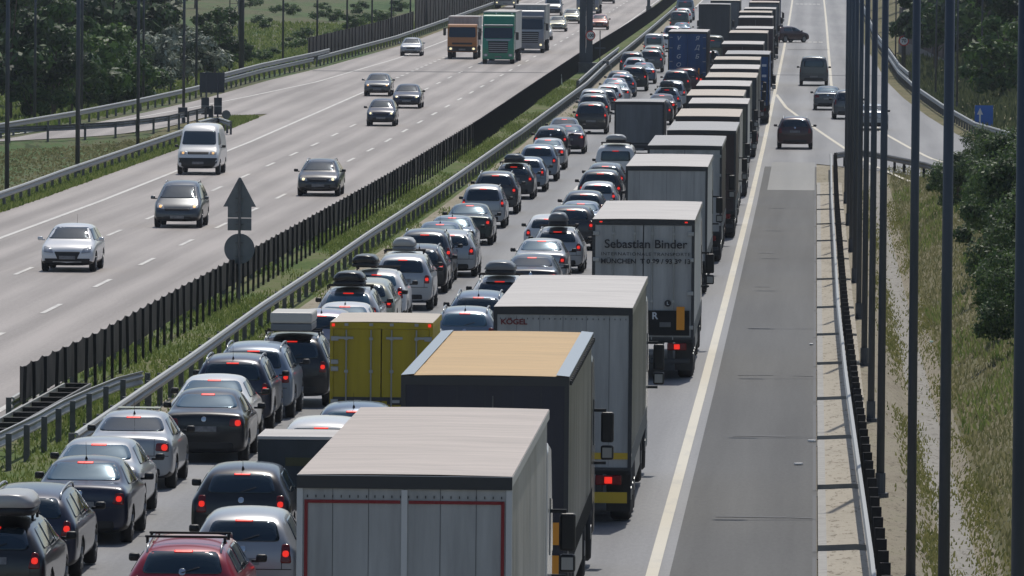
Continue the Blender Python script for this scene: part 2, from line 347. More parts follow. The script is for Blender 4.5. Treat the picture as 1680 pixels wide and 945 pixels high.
js = [(.9, 2.2, 153, .22), (.95, 2.1, 180, .24), (.8, 1.7, 207, .28), (.85, 1.6, 233, .3), (.8, 1.3, 262, .35), (.75, 1.3, 290, .4)]+[(2.1, 2.72, y, .05) for y in (153, 180, 207, 233)]
trans('road_joint', js+[(-.4, 8, 600, 1.0), (-11, 0, 600, 1.2), (.3, 3.8, 700, 1.5)], False, M_SEAL_SHADE, 'thin dark transverse joints in the asphalt')
trans('road_joint', [(-34, -16, 600, 1.5)], True, M_SEAL_SHADE, 'dark transverse joint across the far carriageway')
trans('rumble_marking', [(.5+.5*i, .85+.5*i, 735, 3) for i in range(6)]+[(.5+.5*i, .85+.5*i, 980, 4) for i in range(6)], False, M_LINE, 'row of small white transverse blocks on the slip lane')
# ------------------------------------------------------------------ raised verge slabs with drain gaps
SL = [126, 142.5, 159.7, 176.9, 193.4, 210.4, 226.5, 244, 264.9, 282, 298.5, 316, 333, 351, 368]
for i in range(len(SL)-1):
    a, b = SL[i]+1.5, SL[i+1]
    mb = MB(); mb.v = []; Ys = [a]+[y for y in YS if a < y < b]+[b]
    prof = [(2.80, -.05), (2.80, .12), (2.95, .125), (2.965, .125), (3.46, .15), (3.9, .12), (3.9, -.1)]
    k = len(prof)
    for Y in Ys:
        for o, z in prof: mb.v.append((cc(Y)+o, Y, zr(Y)+z))
    for q in range(len(Ys)-1):
        for j in range(k-1): mb.f.append((q*k+j, q*k+j+1, (q+1)*k+j+1, (q+1)*k+j)); mb.m.append(0 if j < 2 else 1)
    mb.f += [tuple(range(k)), tuple(range((len(Ys)-1)*k, len(Ys)*k))]; mb.m += [0, 0]
    o = mb.build('kerb', [M_KERB, M_CONC]); tag(o, 'beige raised verge slab and kerb between drain gaps', kind='structure')
mb = MB()
for y in SL: mb.box(cc(y)+2.78, cc(y)+3.9, y-.05, y+1.55, zr(y)-.06, zr(y)-.012)
Kb = MB()  # dark strip on the asphalt, painting in the kerb's shadow line
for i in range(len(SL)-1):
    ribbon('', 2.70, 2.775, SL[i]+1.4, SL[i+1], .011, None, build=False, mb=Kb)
tag(Kb.build('kerb_shade', M_SEAL_SHADE), 'dark strip of painted shade along the foot of the kerb', kind='structure')
tag(mb.build('drain_channel', M_UNDER if False else pbr('drain_dirt', (.1, .09, .07), .9)), 'drain gaps across the beige verge', kind='structure')
# ------------------------------------------------------------------ guard rails
WP = [(-.01, .75), (.055, .74), (.085, .69), (.015, .62), (.01, .59), (.06, .55), (.045, .47), (-.01, .44), (-.01, .47), (.035, .55), (-.012, .6), (-.012, .63), (.035, .68), (-.01, .73)]
def rail(label, pts, spacing, side=1, left=False, double=False, post_off=-.09, post_w=.06, h=0, name='guard_rail', postm=None, beam=None, flare_end=False, top=.0):
    """pts: function o(Y) with y0,y1 or a list of (X,Y)"""
    fz = zl if left else zr
    if isinstance(pts, tuple):
        f, y0, y1 = pts; path = [Vector((cc(y)+f(y), y, fz(y)+h)) for y in frange(y0, y1, 4)]
    else: path = [Vector((x, y, fz(y)+h)) for x, y in pts]
    root = empty(name, path[0]); tag(root, label, 'guard rail', 'steel guard rails along the motorway')
    base = path[0].copy(); loc = [p-base for p in path]
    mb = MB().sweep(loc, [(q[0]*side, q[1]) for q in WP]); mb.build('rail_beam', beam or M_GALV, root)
    if double: MB().sweep(loc, [(q[0]*side, q[1]+.42) for q in WP]).build('rail_beam', beam or M_GALV, root)
    # posts at equal steps along the path
    segs = []; acc = 0; nxt = .3; posts = []
    for a, b in zip(loc, loc[1:]):
        L_ = (b-a).length
        while nxt <= acc+L_: 
            t = (nxt-acc)/L_; d = (b-a).normalized(); posts.append((a.lerp(b, t), d)); nxt += spacing
        acc += L_
    posts.sort(key=lambda q: q[0].y+base.y)
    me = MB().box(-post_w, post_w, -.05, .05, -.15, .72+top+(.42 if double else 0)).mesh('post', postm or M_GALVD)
    rest = MB()
    for i, (p, d) in enumerate(posts):
        sd_ = Vector((d.y, -d.x, 0)); q = p+sd_*(post_off*side)
        if i < 100:
            o = link('post', me, root); o.location = q; o.rotation_euler.z = random.uniform(-.1, .1)
        else: rest.box(q.x-post_w, q.x+post_w, q.y-.05, q.y+.05, q.z-.15, q.z+.72+(.42 if double else 0))
    if rest.v: tag(rest.build('distant_posts', postm or M_GALVD, root), kind='stuff')
    return root
med = lambda Y: interp(Y, [150, 170, 229, 287, 421, 480, 539, 600, 3000], [-12.1, -12.25, -12.75, -12.9, -12.75, -12.55, -12.35, -12.6, -12.9])
rail('long galvanised guard rail between the queue and the black screen', (med, 166, 1150), 3.6)
rail('second rail running just behind the main median rail far up the road', (lambda Y: med(Y)-.5, 540, 660), 3.6, h=.1)
p0 = G(235, 612, .7); pa = G(150, 640, .7); pb = G(60, 685, .7); pc = G(-40, 732, .7)
rail('curved guard rail branching off left below the end of the black screen', [(p0[0], p0[1]), ((G(195, 622, .7))[0], (G(195, 622, .7))[1]), pa, G(105, 660, .7), pb, pc], 3.2, post_off=-.16)
ri = lambda Y: interp(Y, [325, 357, 441, 452], [-29.75, -30.0, -30.0, -29.3])
rail('guard rail on the grass island left of the far carriageway', (ri, 300, 436), 3.8, left=True)
rail('outer guard rail of the left slip road, in front of the bushes', (out_rail, 340, 612), 3.9, left=True)
rail('double guard rail starting behind the big dark sign board at left', (out_rail, 535, 628), 3.9, left=True, h=.38)
rail('guard rail in front of the black noise screen at the far left', (out_rail, 616, 1400), 3.9, left=True, h=.02)
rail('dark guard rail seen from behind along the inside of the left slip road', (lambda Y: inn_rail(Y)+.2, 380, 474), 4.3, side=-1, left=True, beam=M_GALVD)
rr = lambda Y: interp(Y, [100, 133, 159, 192, 234, 330, 400], [3.72, 3.68, 3.6, 3.5, 3.42, 3.42, 3.5])
rail('guard rail on the beige verge backed by a row of dark posts', (rr, 105, 392), 2.75, side=-1, post_off=-.17, post_w=.085, postm=M_POST, top=.1)
gx = [G(x, y, .75) for x, y in ((1372, 250), (1400, 245), (1430, 248), (1480, 258), (1520, 266), (1580, 286))]
rail('dark guard rail curving round the gore of the slip road', gx, 3.0, beam=M_GALVD, postm=M_POST)
rail('pale guard rail outside the slip road in front of the bank', (lambda Y: ramp_right_edge(Y)+.9, 400, 640), 3.0, side=-1)
rail('double upper rail further up the slip road', (lambda Y: ramp_right_edge(Y)+1.0, 560, 1200), 3.6, side=-1, double=True)
# island nose rail
rail('short curved nose rail where the grass island ends', [G(x, y, .6, True) for x, y in ((325, 203), (345, 198), (360, 197), (378, 203))], 2.2, left=True)
# ------------------------------------------------------------------ median black screen
def screen(label, f, y0, y1, pitch, z0, z1, left=False, name='screen_fence', post_top=0, wave=.05, cat='fence', mat=None, hz=0):
    fz = zl if left else zr
    root = empty(name, (cc(y0)+f(y0), y0, fz(y0))); tag(root, label, cat); base = root.location.copy()
    ys = frange(y0, y1, pitch); panels = 0; rest = MB(); prest = MB()
    pm = MB().box(-.038, .038, -.04, .04, -.3, z1-.02+post_top).mesh('post', M_POST)
    for i, (a, b) in enumerate(zip(ys, ys[1:])):
        k = 6; top = []; 
        for q in range(k+1):
            Y = a+(b-a)*q/k; u = q/k
            sag = -wave*math.sin(math.pi*u)+random.uniform(-.012, .012)
            top.append((Vector((cc(Y)+f(Y)+.02*math.sin(u*math.pi), Y, fz(Y)+z1+sag))-base, Vector((cc(Y)+f(Y), Y, fz(Y)+z0+random.uniform(-.02, .03)))-base))
        vs = []
        for t_, b_ in top: vs += [t_, t_.lerp(b_, .5)+Vector((random.uniform(-.006, .006), 0, 0)), b_]
        vs += [v+Vector((.012, 0, 0)) for v in vs]; n3 = 3*(k+1)
        fs = []
        for q in range(k):
            for r_ in (0, 1): fs.append((3*q+r_, 3*q+r_+1, 3*q+4+r_, 3*q+3+r_)); fs.append((n3+3*q+r_, n3+3*q+3+r_, n3+3*q+4+r_, n3+3*q+r_+1))
            fs.append((3*q, 3*q+3, n3+3*q+3, n3+3*q)); fs.append((3*q+2, n3+3*q+2, n3+3*q+5, 3*q+5))
        if i < 100: MB().add(vs, fs).build('screen_panel', mat or M_MESH, root)
        else: rest.add(vs, fs)
        p = Vector((cc(a)+f(a)+.09, a, fz(a)))-base
        if i < 100: o = link('post', pm, root); o.location = p; o.rotation_euler = (random.uniform(-.03, .03), random.uniform(-.03, .03), 0)
        else: prest.box(p.x-.055, p.x+.055, p.y-.055, p.y+.055, p.z-.2, p.z+z1)
    if rest.v: tag(rest.build('distant_panels', mat or M_MESH, root), kind='stuff'); tag(prest.build('distant_posts', M_POST, root), kind='stuff')
    return root
fmed = lambda Y: interp(Y, [182, 200, 260, 627, 864, 3000], [-14.88, -14.75, -14.88, -14.86, -14.2, -14.2])
screen('long black anti-glare screen on posts in the grass median', fmed, 182, 1150, 2.4, .50, 1.32, wave=.06)
screen('tall black noise screen behind the far guard rail, lower section at left', lambda Y: out_rail(Y)-1.6, 628, 772, 4, .0, 1.95, left=True, wave=.03)
screen('tall black noise screen behind the far guard rail, taller section further on', lambda Y: out_rail(Y)-1.5, 772, 1300, 6, .0, 3.2, left=True, wave=.03)
# far side: low rail of the far carriageway seen under the screen
rail('low white rail on the far side of the black median screen', (lambda Y: -15.45, 186, 700), 4, left=True, h=-.05)
# ladder like twin rail lying at the end of the screen
root = empty('twin_rail_barrier', (0, 0, 0)); tag(root, 'twin rail barrier with cross bars at the end of the black screen', 'barrier')
lp = lambda o_, Y: Vector((cc(Y)+o_, Y, zr(Y)+.44))
for o_ in (-14.62, -14.02): MB().sweep([lp(o_, y) for y in frange(158, 190, 4)], [(-.025, 0), (.025, 0), (.025, .1), (-.025, .1)]).build('side_rail', M_GALV if o_ < -14.5 else M_GALVD, root)
for i in range(16):
    a = lp(-14.6, 158.5+i*2.1); MB().box(a.x+.03, a.x+.56, a.y-.11, a.y+.11, a.z, a.z+.1).build('cross_bar', M_POST, root)
    if i % 2 == 0: MB().box(a.x-.04, a.x+.04, a.y-.05, a.y+.05, a.z-.6, a.z).build('post', M_POST, root)
# ------------------------------------------------------------------ car bodies
def rpoly(pts, r=.05, step=.12):
    """polygon with rounded corners and subdivided edges"""
    n = len(pts); out = []
    for i in range(n):
        p, a, b = Vector(pts[i]), Vector(pts[i-1]), Vector(pts[(i+1) % n])
        ra = min(r, (a-p).length*.45, (b-p).length*.45); s = p+(a-p).normalized()*ra; e = p+(b-p).normalized()*ra
        for t in (0, .33, .67, 1): out.append((s*(1-t)**2+p*2*t*(1-t)+e*t*t))
    res = []
    for a, b in zip(out, out[1:]+out[:1]):
        k = max(1, int((b-a).length/step))
        for j in range(k): res.append(a.lerp(b, j/k))
    return res
def patch(mb, bvh, poly, axis, off=.01, skirt=True, m=0):
    """a skin of the outline poly laid on the body, seen along axis: 'r' rear, 'f' front, 'L'/'R' sides"""
    cen = Vector((sum(p[0] for p in poly)/len(poly), sum(p[1] for p in poly)/len(poly)))
    def hit(p):
        if axis == 'r': o, d = Vector((p[0], -9, p[1])), Vector((0, 1, 0))
        elif axis == 'f': o, d = Vector((p[0], 9, p[1])), Vector((0, -1, 0))
        elif axis == 'R': o, d = Vector((4, p[0], p[1])), Vector((-1, 0, 0))
        else: o, d = Vector((-4, p[0], p[1])), Vector((1, 0, 0))
        h = bvh.ray_cast(o, d)[0]
        return (h-d*off, d) if h else (None, d)
    k = len(poly); vs = []; last = None
    for s in (1, .86, .66, .4):
        for p in poly:
            q = cen+(Vector(p)-cen)*s; h, d = hit(q); t = s
            while h is None and t > .5: t -= .03; h, d = hit(cen+(Vector(p)-cen)*t)
            if h is None: h = last or Vector((0, 0, 0))
            last = h; vs.append(h)
    h, d = hit(cen); vs.append(h if h else vs[-1])
    fs = [(r*k+i, r*k+(i+1) % k, (r+1)*k+(i+1) % k, (r+1)*k+i) for r in range(3) for i in range(k)]+[(3*k+i, 3*k+(i+1) % k, 4*k) for i in range(k)]
    if skirt:
        b = len(vs); vs += [v+d*(off+.012) for v in vs[:k]]; fs += [(i, (i+1) % k, b+(i+1) % k, b+i) for i in range(k)]
    mb.add(vs, fs, m); return mb
def body_mesh(name, st, wheels, wr, trim_z=.36):
    """st: stations (y, ztop, zbelt, w, wtop, zb) rear to front"""
    vs = []; fs = []; ms = []
    def ring(y, zt, zbelt, w_, wt, zb):
        x5, z5 = w_*.955, zbelt
        h = [(0, zb), (w_*.86, zb), (w_*.985, zb+.12), (w_, zb+(zbelt-zb)*.45), (w_*.99, zbelt-.07), (x5, z5), (x5+(wt-x5)*.84, z5+(zt-z5)*.82), (wt*.86, zt-.004), (0, zt+.03)]
        return [(x, y, z) for x, z in h]+[(-x, y, z) for x, z in h[-2:0:-1]]
    for s in st: vs += ring(*s)
    n = 16
    for i in range(len(st)-1):
        for j in range(n):
            fs.append((i*n+j, i*n+(j+1) % n, (i+1)*n+(j+1) % n, (i+1)*n+j))
            z = (vs[i*n+j][2]+vs[i*n+(j+1) % n][2])/2
            ms.append(1 if z < trim_z else 0)
    fs += [tuple(range(n))[::-1], tuple(range((len(st)-1)*n, len(st)*n))]; ms += [0, 0]
    me = bpy.data.meshes.new('t'); me.from_pydata(vs, [], fs); me.materials.append(P['grey']); me.materials.append(M_BLACK); me.polygons.foreach_set('material_index', ms)
    me.polygons.foreach_set('use_smooth', [True]*len(fs))
    o = link('tmp', me); sub = o.modifiers.new('s', 'SUBSURF'); sub.levels = 2
    cuts = []
    W = max(s[3] for s in st)
    for y in wheels:
        for sx in (-1, 1):
            c = MB().tube((sx*(W-.30), y, wr), (sx*(W+.3), y, wr), wr+.055, n=24); c = c.build('cut', M_UNDER); cuts.append(c)
            b = o.modifiers.new('b', 'BOOLEAN'); b.operation = 'DIFFERENCE'; b.object = c; b.solver = 'EXACT'
            try: b.material_mode = 'TRANSFER'
            except Exception: pass
    bpy.context.view_layer.update()
    dg = bpy.context.evaluated_depsgraph_get()
    res = bpy.data.meshes.new_from_object(o.evaluated_get(dg)); res.name = name
    for c in cuts: bpy.data.objects.remove(c)
    bpy.data.objects.remove(o)
    return res
HATCH = [(-2.05, .62, .58, .76, .70, .30), (-2.03, .84, .80, .84, .76, .24), (-1.99, .97, .93, .87, .72, .22), (-1.86, 1.18, .95, .88, .66, .2), (-1.70, 1.40, .95, .885, .60, .2), (-1.2, 1.465, .95, .89, .60, .2), (-.3, 1.485, .93, .89, .61, .2), (.42, 1.43, .92, .885, .60, .2), (1.12, 1.02, .91, .88, .68, .2), (1.28, .96, .90, .875, .72, .2), (1.75, .86, .82, .86, .72, .2), (1.99, .72, .68, .82, .72, .22), (2.05, .52, .50, .74, .66, .30)]
def stretch(st, d, z=1.0, wf=1.0, cut=-1.25):
    return [((s[0]-d if s[0] <= cut else s[0]), s[1]*z, s[2]*z, s[3]*wf, s[4]*wf, s[5]) for s in st]
ESTATE = [(s[0]+0.0, *s[1:]) for s in stretch(HATCH, .45)]
SUVS = [(-2.25, .74, .70, .78, .72, .36), (-2.23, .98, .92, .88, .80, .30), (-2.20, 1.10, 1.04, .91, .76, .28), (-2.10, 1.34, 1.07, .92, .70, .27), (-1.96, 1.60, 1.08, .925, .65, .26), (-1.5, 1.66, 1.08, .93, .655, .26), (-.3, 1.69, 1.06, .93, .66, .26), (.45, 1.63, 1.05, .925, .65, .26), (1.12, 1.16, 1.04, .92, .72, .26), (1.3, 1.10, 1.02, .915, .76, .26), (1.9, 1.02, .96, .90, .76, .26), (2.15, .86, .8, .86, .76, .3), (2.22, .6, .56, .78, .7, .38)]
MPV = [(-2.2, .70, .66, .78, .72, .32), (-2.18, .95, .9, .87, .80, .26), (-2.15, 1.08, 1.0, .90, .76, .24), (-2.05, 1.36, 1.02, .91, .71, .24), (-1.90, 1.64, 1.03, .915, .67, .24), (-1.4, 1.70, 1.03, .92, .67, .24), (-.2, 1.73, 1.02, .92, .67, .24), (.6, 1.64, 1.0, .915, .65, .24), (1.5, 1.12, .98, .905, .72, .24), (1.62, 1.05, .96, .9, .74, .24), (2.0, .88, .84, .87, .74, .24), (2.22, .70, .66, .82, .72, .28), (2.27, .52, .5, .74, .68, .34)]
SEDAN = [(-2.28, .62, .58, .74, .70, .32), (-2.26, .92, .88, .83, .76, .26), (-2.20, 1.04, .94, .865, .74, .22), (-1.85, 1.08, .95, .88, .74, .2), (-1.62, 1.10, .95, .885, .70, .2), (-1.05, 1.37, .95, .89, .585, .2), (-.75, 1.43, .94, .89, .59, .2), (-.1, 1.45, .93, .89, .60, .2), (.40, 1.41, .92, .885, .59, .2), (1.12, 1.00, .91, .88, .68, .2), (1.28, .95, .9, .875, .72, .2), (1.9, .85, .81, .86, .72, .2), (2.16, .72, .68, .82, .72, .22), (2.22, .52, .5, .74, .66, .3)]
VAN = [(-2.5, .8, .75, .92, .88, .36), (-2.48, 1.2, 1.1, .97, .93, .3), (-2.46, 1.9, 1.2, .985, .90, .3), (-2.40, 2.2, 1.2, .99, .84, .28), (-2.1, 2.28, 1.2, .99, .83, .28), (0, 2.3, 1.2, .99, .84, .28), (.7, 2.27, 1.2, .99, .84, .28), (1.15, 2.1, 1.2, .985, .82, .28), (1.85, 1.32, 1.15, .97, .84, .28), (2.05, 1.2, 1.08, .95, .84, .28), (2.4, .98, .92, .92, .82, .3), (2.5, .6, .56, .86, .8, .38)]
SVAN = [(s[0], s[1]*.84 if s[1] > 1.3 else s[1]*.93, s[2]*.9, s[3]*.95, s[4]*.93, s[5]) for s in VAN]
KIND = {}
def make_kind(name, st, wheels, wr, glass_r, glass_f, tail, head, zh, w_=None, side=None, plate=None, fplate=.45, grille=None, brake_z=None, tailc=None, intake=None, lamp=None):
    me = body_mesh(name+'_body', st, wheels, wr)
    bm = bmesh.new(); bm.from_mesh(me); bv = BVHTree.FromBMesh(bm); bm.free()
    k = {'body': me, 'bvh': bv, 'st': st, 'W': max(s[3] for s in st), 'wr': wr, 'wheels': wheels, 'parts': []}
    def add(nm, mb, mat, child=None, smooth=True): k['parts'].append((nm, mb.mesh(name+'_'+nm, {'GLASS': M_GLASS, 'MIRROR': M_BLACK, 'HEAD': M_HLIT}.get(mat, mat) if isinstance(mat, str) else mat, smooth), child, mat))
    sym = lambda poly: [(-x, z) for x, z in poly[::-1]]
    add('rear_window', patch(MB(), bv, rpoly(glass_r, .09), 'r', .012), 'GLASS')
    add('windscreen', patch(MB(), bv, rpoly(glass_f, .09), 'f', .012), M_GLASS)
    for s_ in side:
        for ax in 'LR': add('side_window', patch(MB(), bv, rpoly(s_, .07), ax, .01), M_GLASS)
    for pl in (tail, sym(tail)):
        add('tail_light', patch(MB(), bv, rpoly(pl, .035), 'r', .014), M_TAIL)
        xs = [p[0] for p in pl]; zs = [p[1] for p in pl]; x0, z0 = (sum(xs)/len(xs), sum(zs)/len(zs)) if not lamp else (lamp[0]*(1 if sum(xs) > 0 else -1), lamp[1])
        lr = .05 if not lamp else lamp[2]
        add('brake_lamp', patch(MB(), bv, rpoly([(x0-lr, z0-lr), (x0+lr, z0-lr), (x0+lr, z0+lr), (x0-lr, z0+lr)], lr*.95), 'r', .024), M_BRAKE, 'tail_light')
    bz = brake_z or max(p[1] for p in glass_r)+.005
    add('high_brake_light', patch(MB(), bv, rpoly([(-.14, bz-.012), (.14, bz-.012), (.14, bz+.012), (-.14, bz+.012)], .008), 'r', .03), M_BRAKE)
    for pl in (head, sym(head)):
        add('headlight', patch(MB(), bv, rpoly(pl, .05), 'f', .014), M_HEAD)
        xs = [p[0] for p in pl]; zs = [p[1] for p in pl]; x0, z0 = sum(xs)/len(xs), sum(zs)/len(zs)
        add('headlight_lamp', patch(MB(), bv, rpoly([(x0-.055, z0-.05), (x0+.055, z0-.05), (x0+.055, z0+.05), (x0-.055, z0+.05)], .045), 'f', .024), 'HEAD', 'headlight')
    pz = plate or .78
    add('number_plate', patch(MB(), bv, rpoly([(-.26, pz-.055), (.26, pz-.055), (.26, pz+.055), (-.26, pz+.055)], .01), 'r', .02), M_PLATE, smooth=False)
    add('number_plate', patch(MB(), bv, rpoly([(-.26, fplate-.055), (.26, fplate-.055), (.26, fplate+.055), (-.26, fplate+.055)], .01), 'f', .03), M_PLATE, smooth=False)
    if grille: add('grille', patch(MB(), bv, rpoly(grille, .04), 'f', .016), M_BLACK)
    if intake: add('bumper_intake', patch(MB(), bv, rpoly(intake, .05), 'f', .012), M_BLACK)
    zb = min(s[5] for s in st)
    add('bumper_trim', patch(MB(), bv, rpoly([(-.62, zb+.10), (.62, zb+.10), (.60, zb+.24), (-.60, zb+.24)], .04), 'r', .012), M_BLACK)
    add('badge', patch(MB(), bv, rpoly([(-.05, pz+.15), (.05, pz+.15), (.05, pz+.25), (-.05, pz+.25)], .05), 'r', .02), M_CHROME)
    sz_ = min(q_[2] for q_ in st[1:3])-.2
    sm = patch(MB(), bv, rpoly([(-.78, sz_-.007), (.78, sz_-.007), (.78, sz_+.007), (-.78, sz_+.007)], .005), 'r', .006, skirt=False)
    gx_ = max(p[0] for p in tail)-.16 if name != 'sedan' else .5
    for s2 in (-1, 1):
        for za_, zb2 in ((sz_, sz_+.18), (sz_+.18, sz_+.34)): patch(sm, bv, rpoly([(s2*gx_-.006, za_), (s2*gx_+.006, za_), (s2*gx_+.006, zb2), (s2*gx_-.006, zb2)], .004), 'r', .006, skirt=False)
    add('tailgate_gap', sm, M_BLACK)
    if name not in ('sedan', 'saloon', 'van'):
        z1_ = min(p[1] for p in glass_r)+.02
        add('rear_wiper', patch(MB(), bv, rpoly([(-.02, z1_), (.02, z1_), (.26, z1_+.07), (.25, z1_+.085)], .004), 'r', .03), M_BLACK)
    W = k['W']; ya, za = (max(s[0] for s in st if s[1] > zh-.35)-.02), None
    ym = [s[0] for s in st if s[1] > max(q[1] for q in st)-.12][-1]+.35
    zm = max(s[2] for s in st)+.08
    for sx in (-1, 1):
        mb = MB().box(sx*(W+.095)-.085, sx*(W+.095)+.085, ym-.05, ym+.06, zm-.06, zm+.065, b=.035); mb.box(min(sx*(W-.06), sx*(W+.04)), max(sx*(W-.06), sx*(W+.04)), ym-.02, ym+.03, zm-.06, zm-.02)
        add('wing_mirror', mb, 'MIRROR')
    wm = MB(); rm = MB(); hw = .105
    segs = 20
    prof = [(wr-.03, -hw), (wr, -hw+.03), (wr, hw-.03), (wr-.03, hw), (wr*.66, hw-.01), (wr*.66, -hw+.01)]
    vs = []
    for i in range(segs):
        a = 2*math.pi*i/segs
        vs += [(x, r_*math.cos(a), r_*math.sin(a)) for r_, x in prof]
    wm.add(vs, [(i*6+j, i*6+(j+1) % 6, ((i+1) % segs)*6+(j+1) % 6, ((i+1) % segs)*6+j) for i in range(segs) for j in range(6)])
    rm.tube((-hw+.02, 0, 0), (hw-.02, 0, 0), wr*.66, n=16)
    for i in range(5):
        a = 2*math.pi*i/5; rm.tube((hw-.02, 0, 0), (hw-.01, wr*.55*math.cos(a), wr*.55*math.sin(a)), .035, n=4); rm.tube((-hw+.02, 0, 0), (-hw+.01, wr*.55*math.cos(a), wr*.55*math.sin(a)), .035, n=4)
    k['tyre'] = wm.mesh(name+'_tyre', M_RUB, True); k['rim'] = rm.mesh(name+'_rim', M_RIM)
    # roof rails follow the roof
    roof = [(s[0], s[1], s[4]) for s in st if s[1] > max(q[1] for q in st)-.09]
    k['roof'] = roof
    for sx in (-1, 1):
        xs = roof[0][2]*.93
        path = [Vector((sx*xs, roof[0][0]+.08, bv_z(bv, sx*xs, roof[0][0]+.08)))]+[Vector((sx*xs, y, bv_z(bv, sx*xs, y)+.065)) for y in frange(roof[0][0]+.22, roof[-1][0]-.2, .3)]+[Vector((sx*xs, roof[-1][0]-.05, bv_z(bv, sx*xs, roof[-1][0]-.05)))]
        k.setdefault('rail', []).append(MB().sweep(path, [(-.016, -.014), (.016, -.014), (.012, .018), (-.012, .018)]).mesh(name+'_roof_rail', M_RAIL, True))
    ry = roof[0][0]+.18; rz = bv_z(bv, 0, ry)
    k['antenna'] = MB().tube((0, ry, rz-.01), (0, ry-.05, rz+.05), .03, .01, n=6).tube((0, ry-.04, rz+.04), (0, ry-.13, rz+.30), .006, .004, n=4).mesh(name+'_antenna', M_BLACK)
    k['rr'] = (glass_r and max(p[1] for p in glass_r)+.03)
    h = bv.ray_cast(Vector((0, -9, k['rr'])), Vector((0, 1, 0)))[0]; k['ryr'] = h.y
    k['rear'] = st[0][0]; k['front'] = st[-1][0]
    KIND[name] = k
def bv_z(bv, x, y):
    h = bv.ray_cast(Vector((x, y, 5)), Vector((0, 0, -1)))[0]; return h.z if h else 1.4
def mir(half): return half+[(-x, z) for x, z in half[::-1]]
make_kind('hatchback', HATCH, (-1.28, 1.27), .315, mir([(.60, 1.04), (.50, 1.35)]), mir([(.71, 1.045), (.56, 1.395)]), [(.60, .70), (.78, .70), (.74, 1.0), (.62, 1.0)], [(.44, .60), (.76, .64), (.77, .84), (.50, .76)], 1.47,
    side=[[(-1.45, 1.02), (-.28, 1.0), (-.30, 1.36), (-1.25, 1.33)], [(-.18, 1.0), (.95, 1.0), (.42, 1.34), (-.2, 1.36)]], plate=.72, fplate=.47, grille=mir([(.28, .36), (.42, .66)]), intake=mir([(.70, .34), (.74, .44)]))
make_kind('supermini', [(s[0]*.92, s[1]*1.01, s[2], s[3]*.94, s[4]*.95, s[5]) for s in HATCH], (-1.18, 1.17), .295, mir([(.57, 1.05), (.50, 1.36)]), mir([(.67, 1.05), (.53, 1.39)]), [(.60, .80), (.70, .80), (.62, 1.12), (.56, 1.10)], [(.42, .62), (.70, .66), (.72, .82), (.50, .76)], 1.47,
    side=[[(-1.3, 1.02), (-.28, 1.0), (-.30, 1.36), (-1.15, 1.33)], [(-.18, 1.0), (.85, 1.0), (.40, 1.34), (-.2, 1.36)]], plate=.6, grille=mir([(.30, .60), (.32, .68)]), intake=mir([(.44, .34), (.48, .46)]))
make_kind('estate', ESTATE, (-1.45, 1.27), .32, mir([(.62, 1.03), (.52, 1.35)]), mir([(.71, 1.045), (.56, 1.395)]), [(.60, .74), (.79, .74), (.76, .98), (.66, 1.0)], [(.42, .62), (.74, .66), (.76, .80), (.50, .74)], 1.47,
    side=[[(-2.0, 1.02), (-1.2, 1.0), (-1.22, 1.35), (-1.8, 1.32)], [(-1.1, 1.0), (-.22, 1.0), (-.24, 1.37), (-1.1, 1.36)], [(-.14, 1.0), (.95, 1.0), (.42, 1.34), (-.16, 1.36)]], plate=.86, grille=mir([(.34, .60), (.36, .70)]), intake=mir([(.48, .34), (.52, .46)]))
make_kind('sedan', SEDAN, (-1.4, 1.36), .32, mir([(.66, 1.125), (.52, 1.36)]), mir([(.71, 1.035), (.56, 1.375)]), [(.52, .78), (.79, .76), (.78, .93), (.54, .93)], [(.42, .62), (.74, .66), (.76, .79), (.50, .74)], 1.43,
    side=[[(-1.35, 1.03), (-.3, 1.0), (-.32, 1.34), (-.95, 1.31)], [(-.2, 1.0), (.95, 1.0), (.40, 1.32), (-.22, 1.35)]], plate=.72, grille=mir([(.34, .58), (.36, .70)]), intake=mir([(.48, .34), (.52, .44)]), lamp=(.70, .85, .06))
SALOON = [((-1.60, 1.07) + s_[2:] if s_[0] == -1.62 else ((-1.04, 1.415) + s_[2:] if s_[0] == -1.05 else s_)) for s_ in SEDAN]
make_kind('saloon', SALOON, (-1.4, 1.36), .32, mir([(.68, 1.11), (.53, 1.385)]), mir([(.71, 1.035), (.56, 1.375)]), [(.58, .74), (.79, .72), (.78, .93), (.64, .93)], [(.42, .62), (.74, .66), (.76, .79), (.50, .74)], 1.43,
    side=[[(-1.35, 1.03), (-.3, 1.0), (-.32, 1.34), (-.95, 1.33)], [(-.2, 1.0), (.95, 1.0), (.40, 1.32), (-.22, 1.35)]], plate=.72, grille=mir([(.34, .58), (.36, .70)]), intake=mir([(.48, .34), (.52, .44)]))
make_kind('suv', SUVS, (-1.35, 1.38), .36, mir([(.66, 1.16), (.56, 1.53)]), mir([(.75, 1.18), (.61, 1.58)]), [(.66, .84), (.83, .84), (.81, 1.08), (.70, 1.10)], [(.46, .76), (.80, .80), (.80, .95), (.54, .90)], 1.68,
    side=[[(-2.0, 1.16), (-1.3, 1.13), (-1.32, 1.52), (-1.85, 1.48)], [(-1.2, 1.13), (-.25, 1.12), (-.27, 1.55), (-1.2, 1.54)], [(-.15, 1.12), (.98, 1.12), (.42, 1.52), (-.17, 1.55)]], plate=.92, fplate=.5, grille=mir([(.38, .70), (.42, .86)]), intake=mir([(.5, .4), (.56, .54)]))
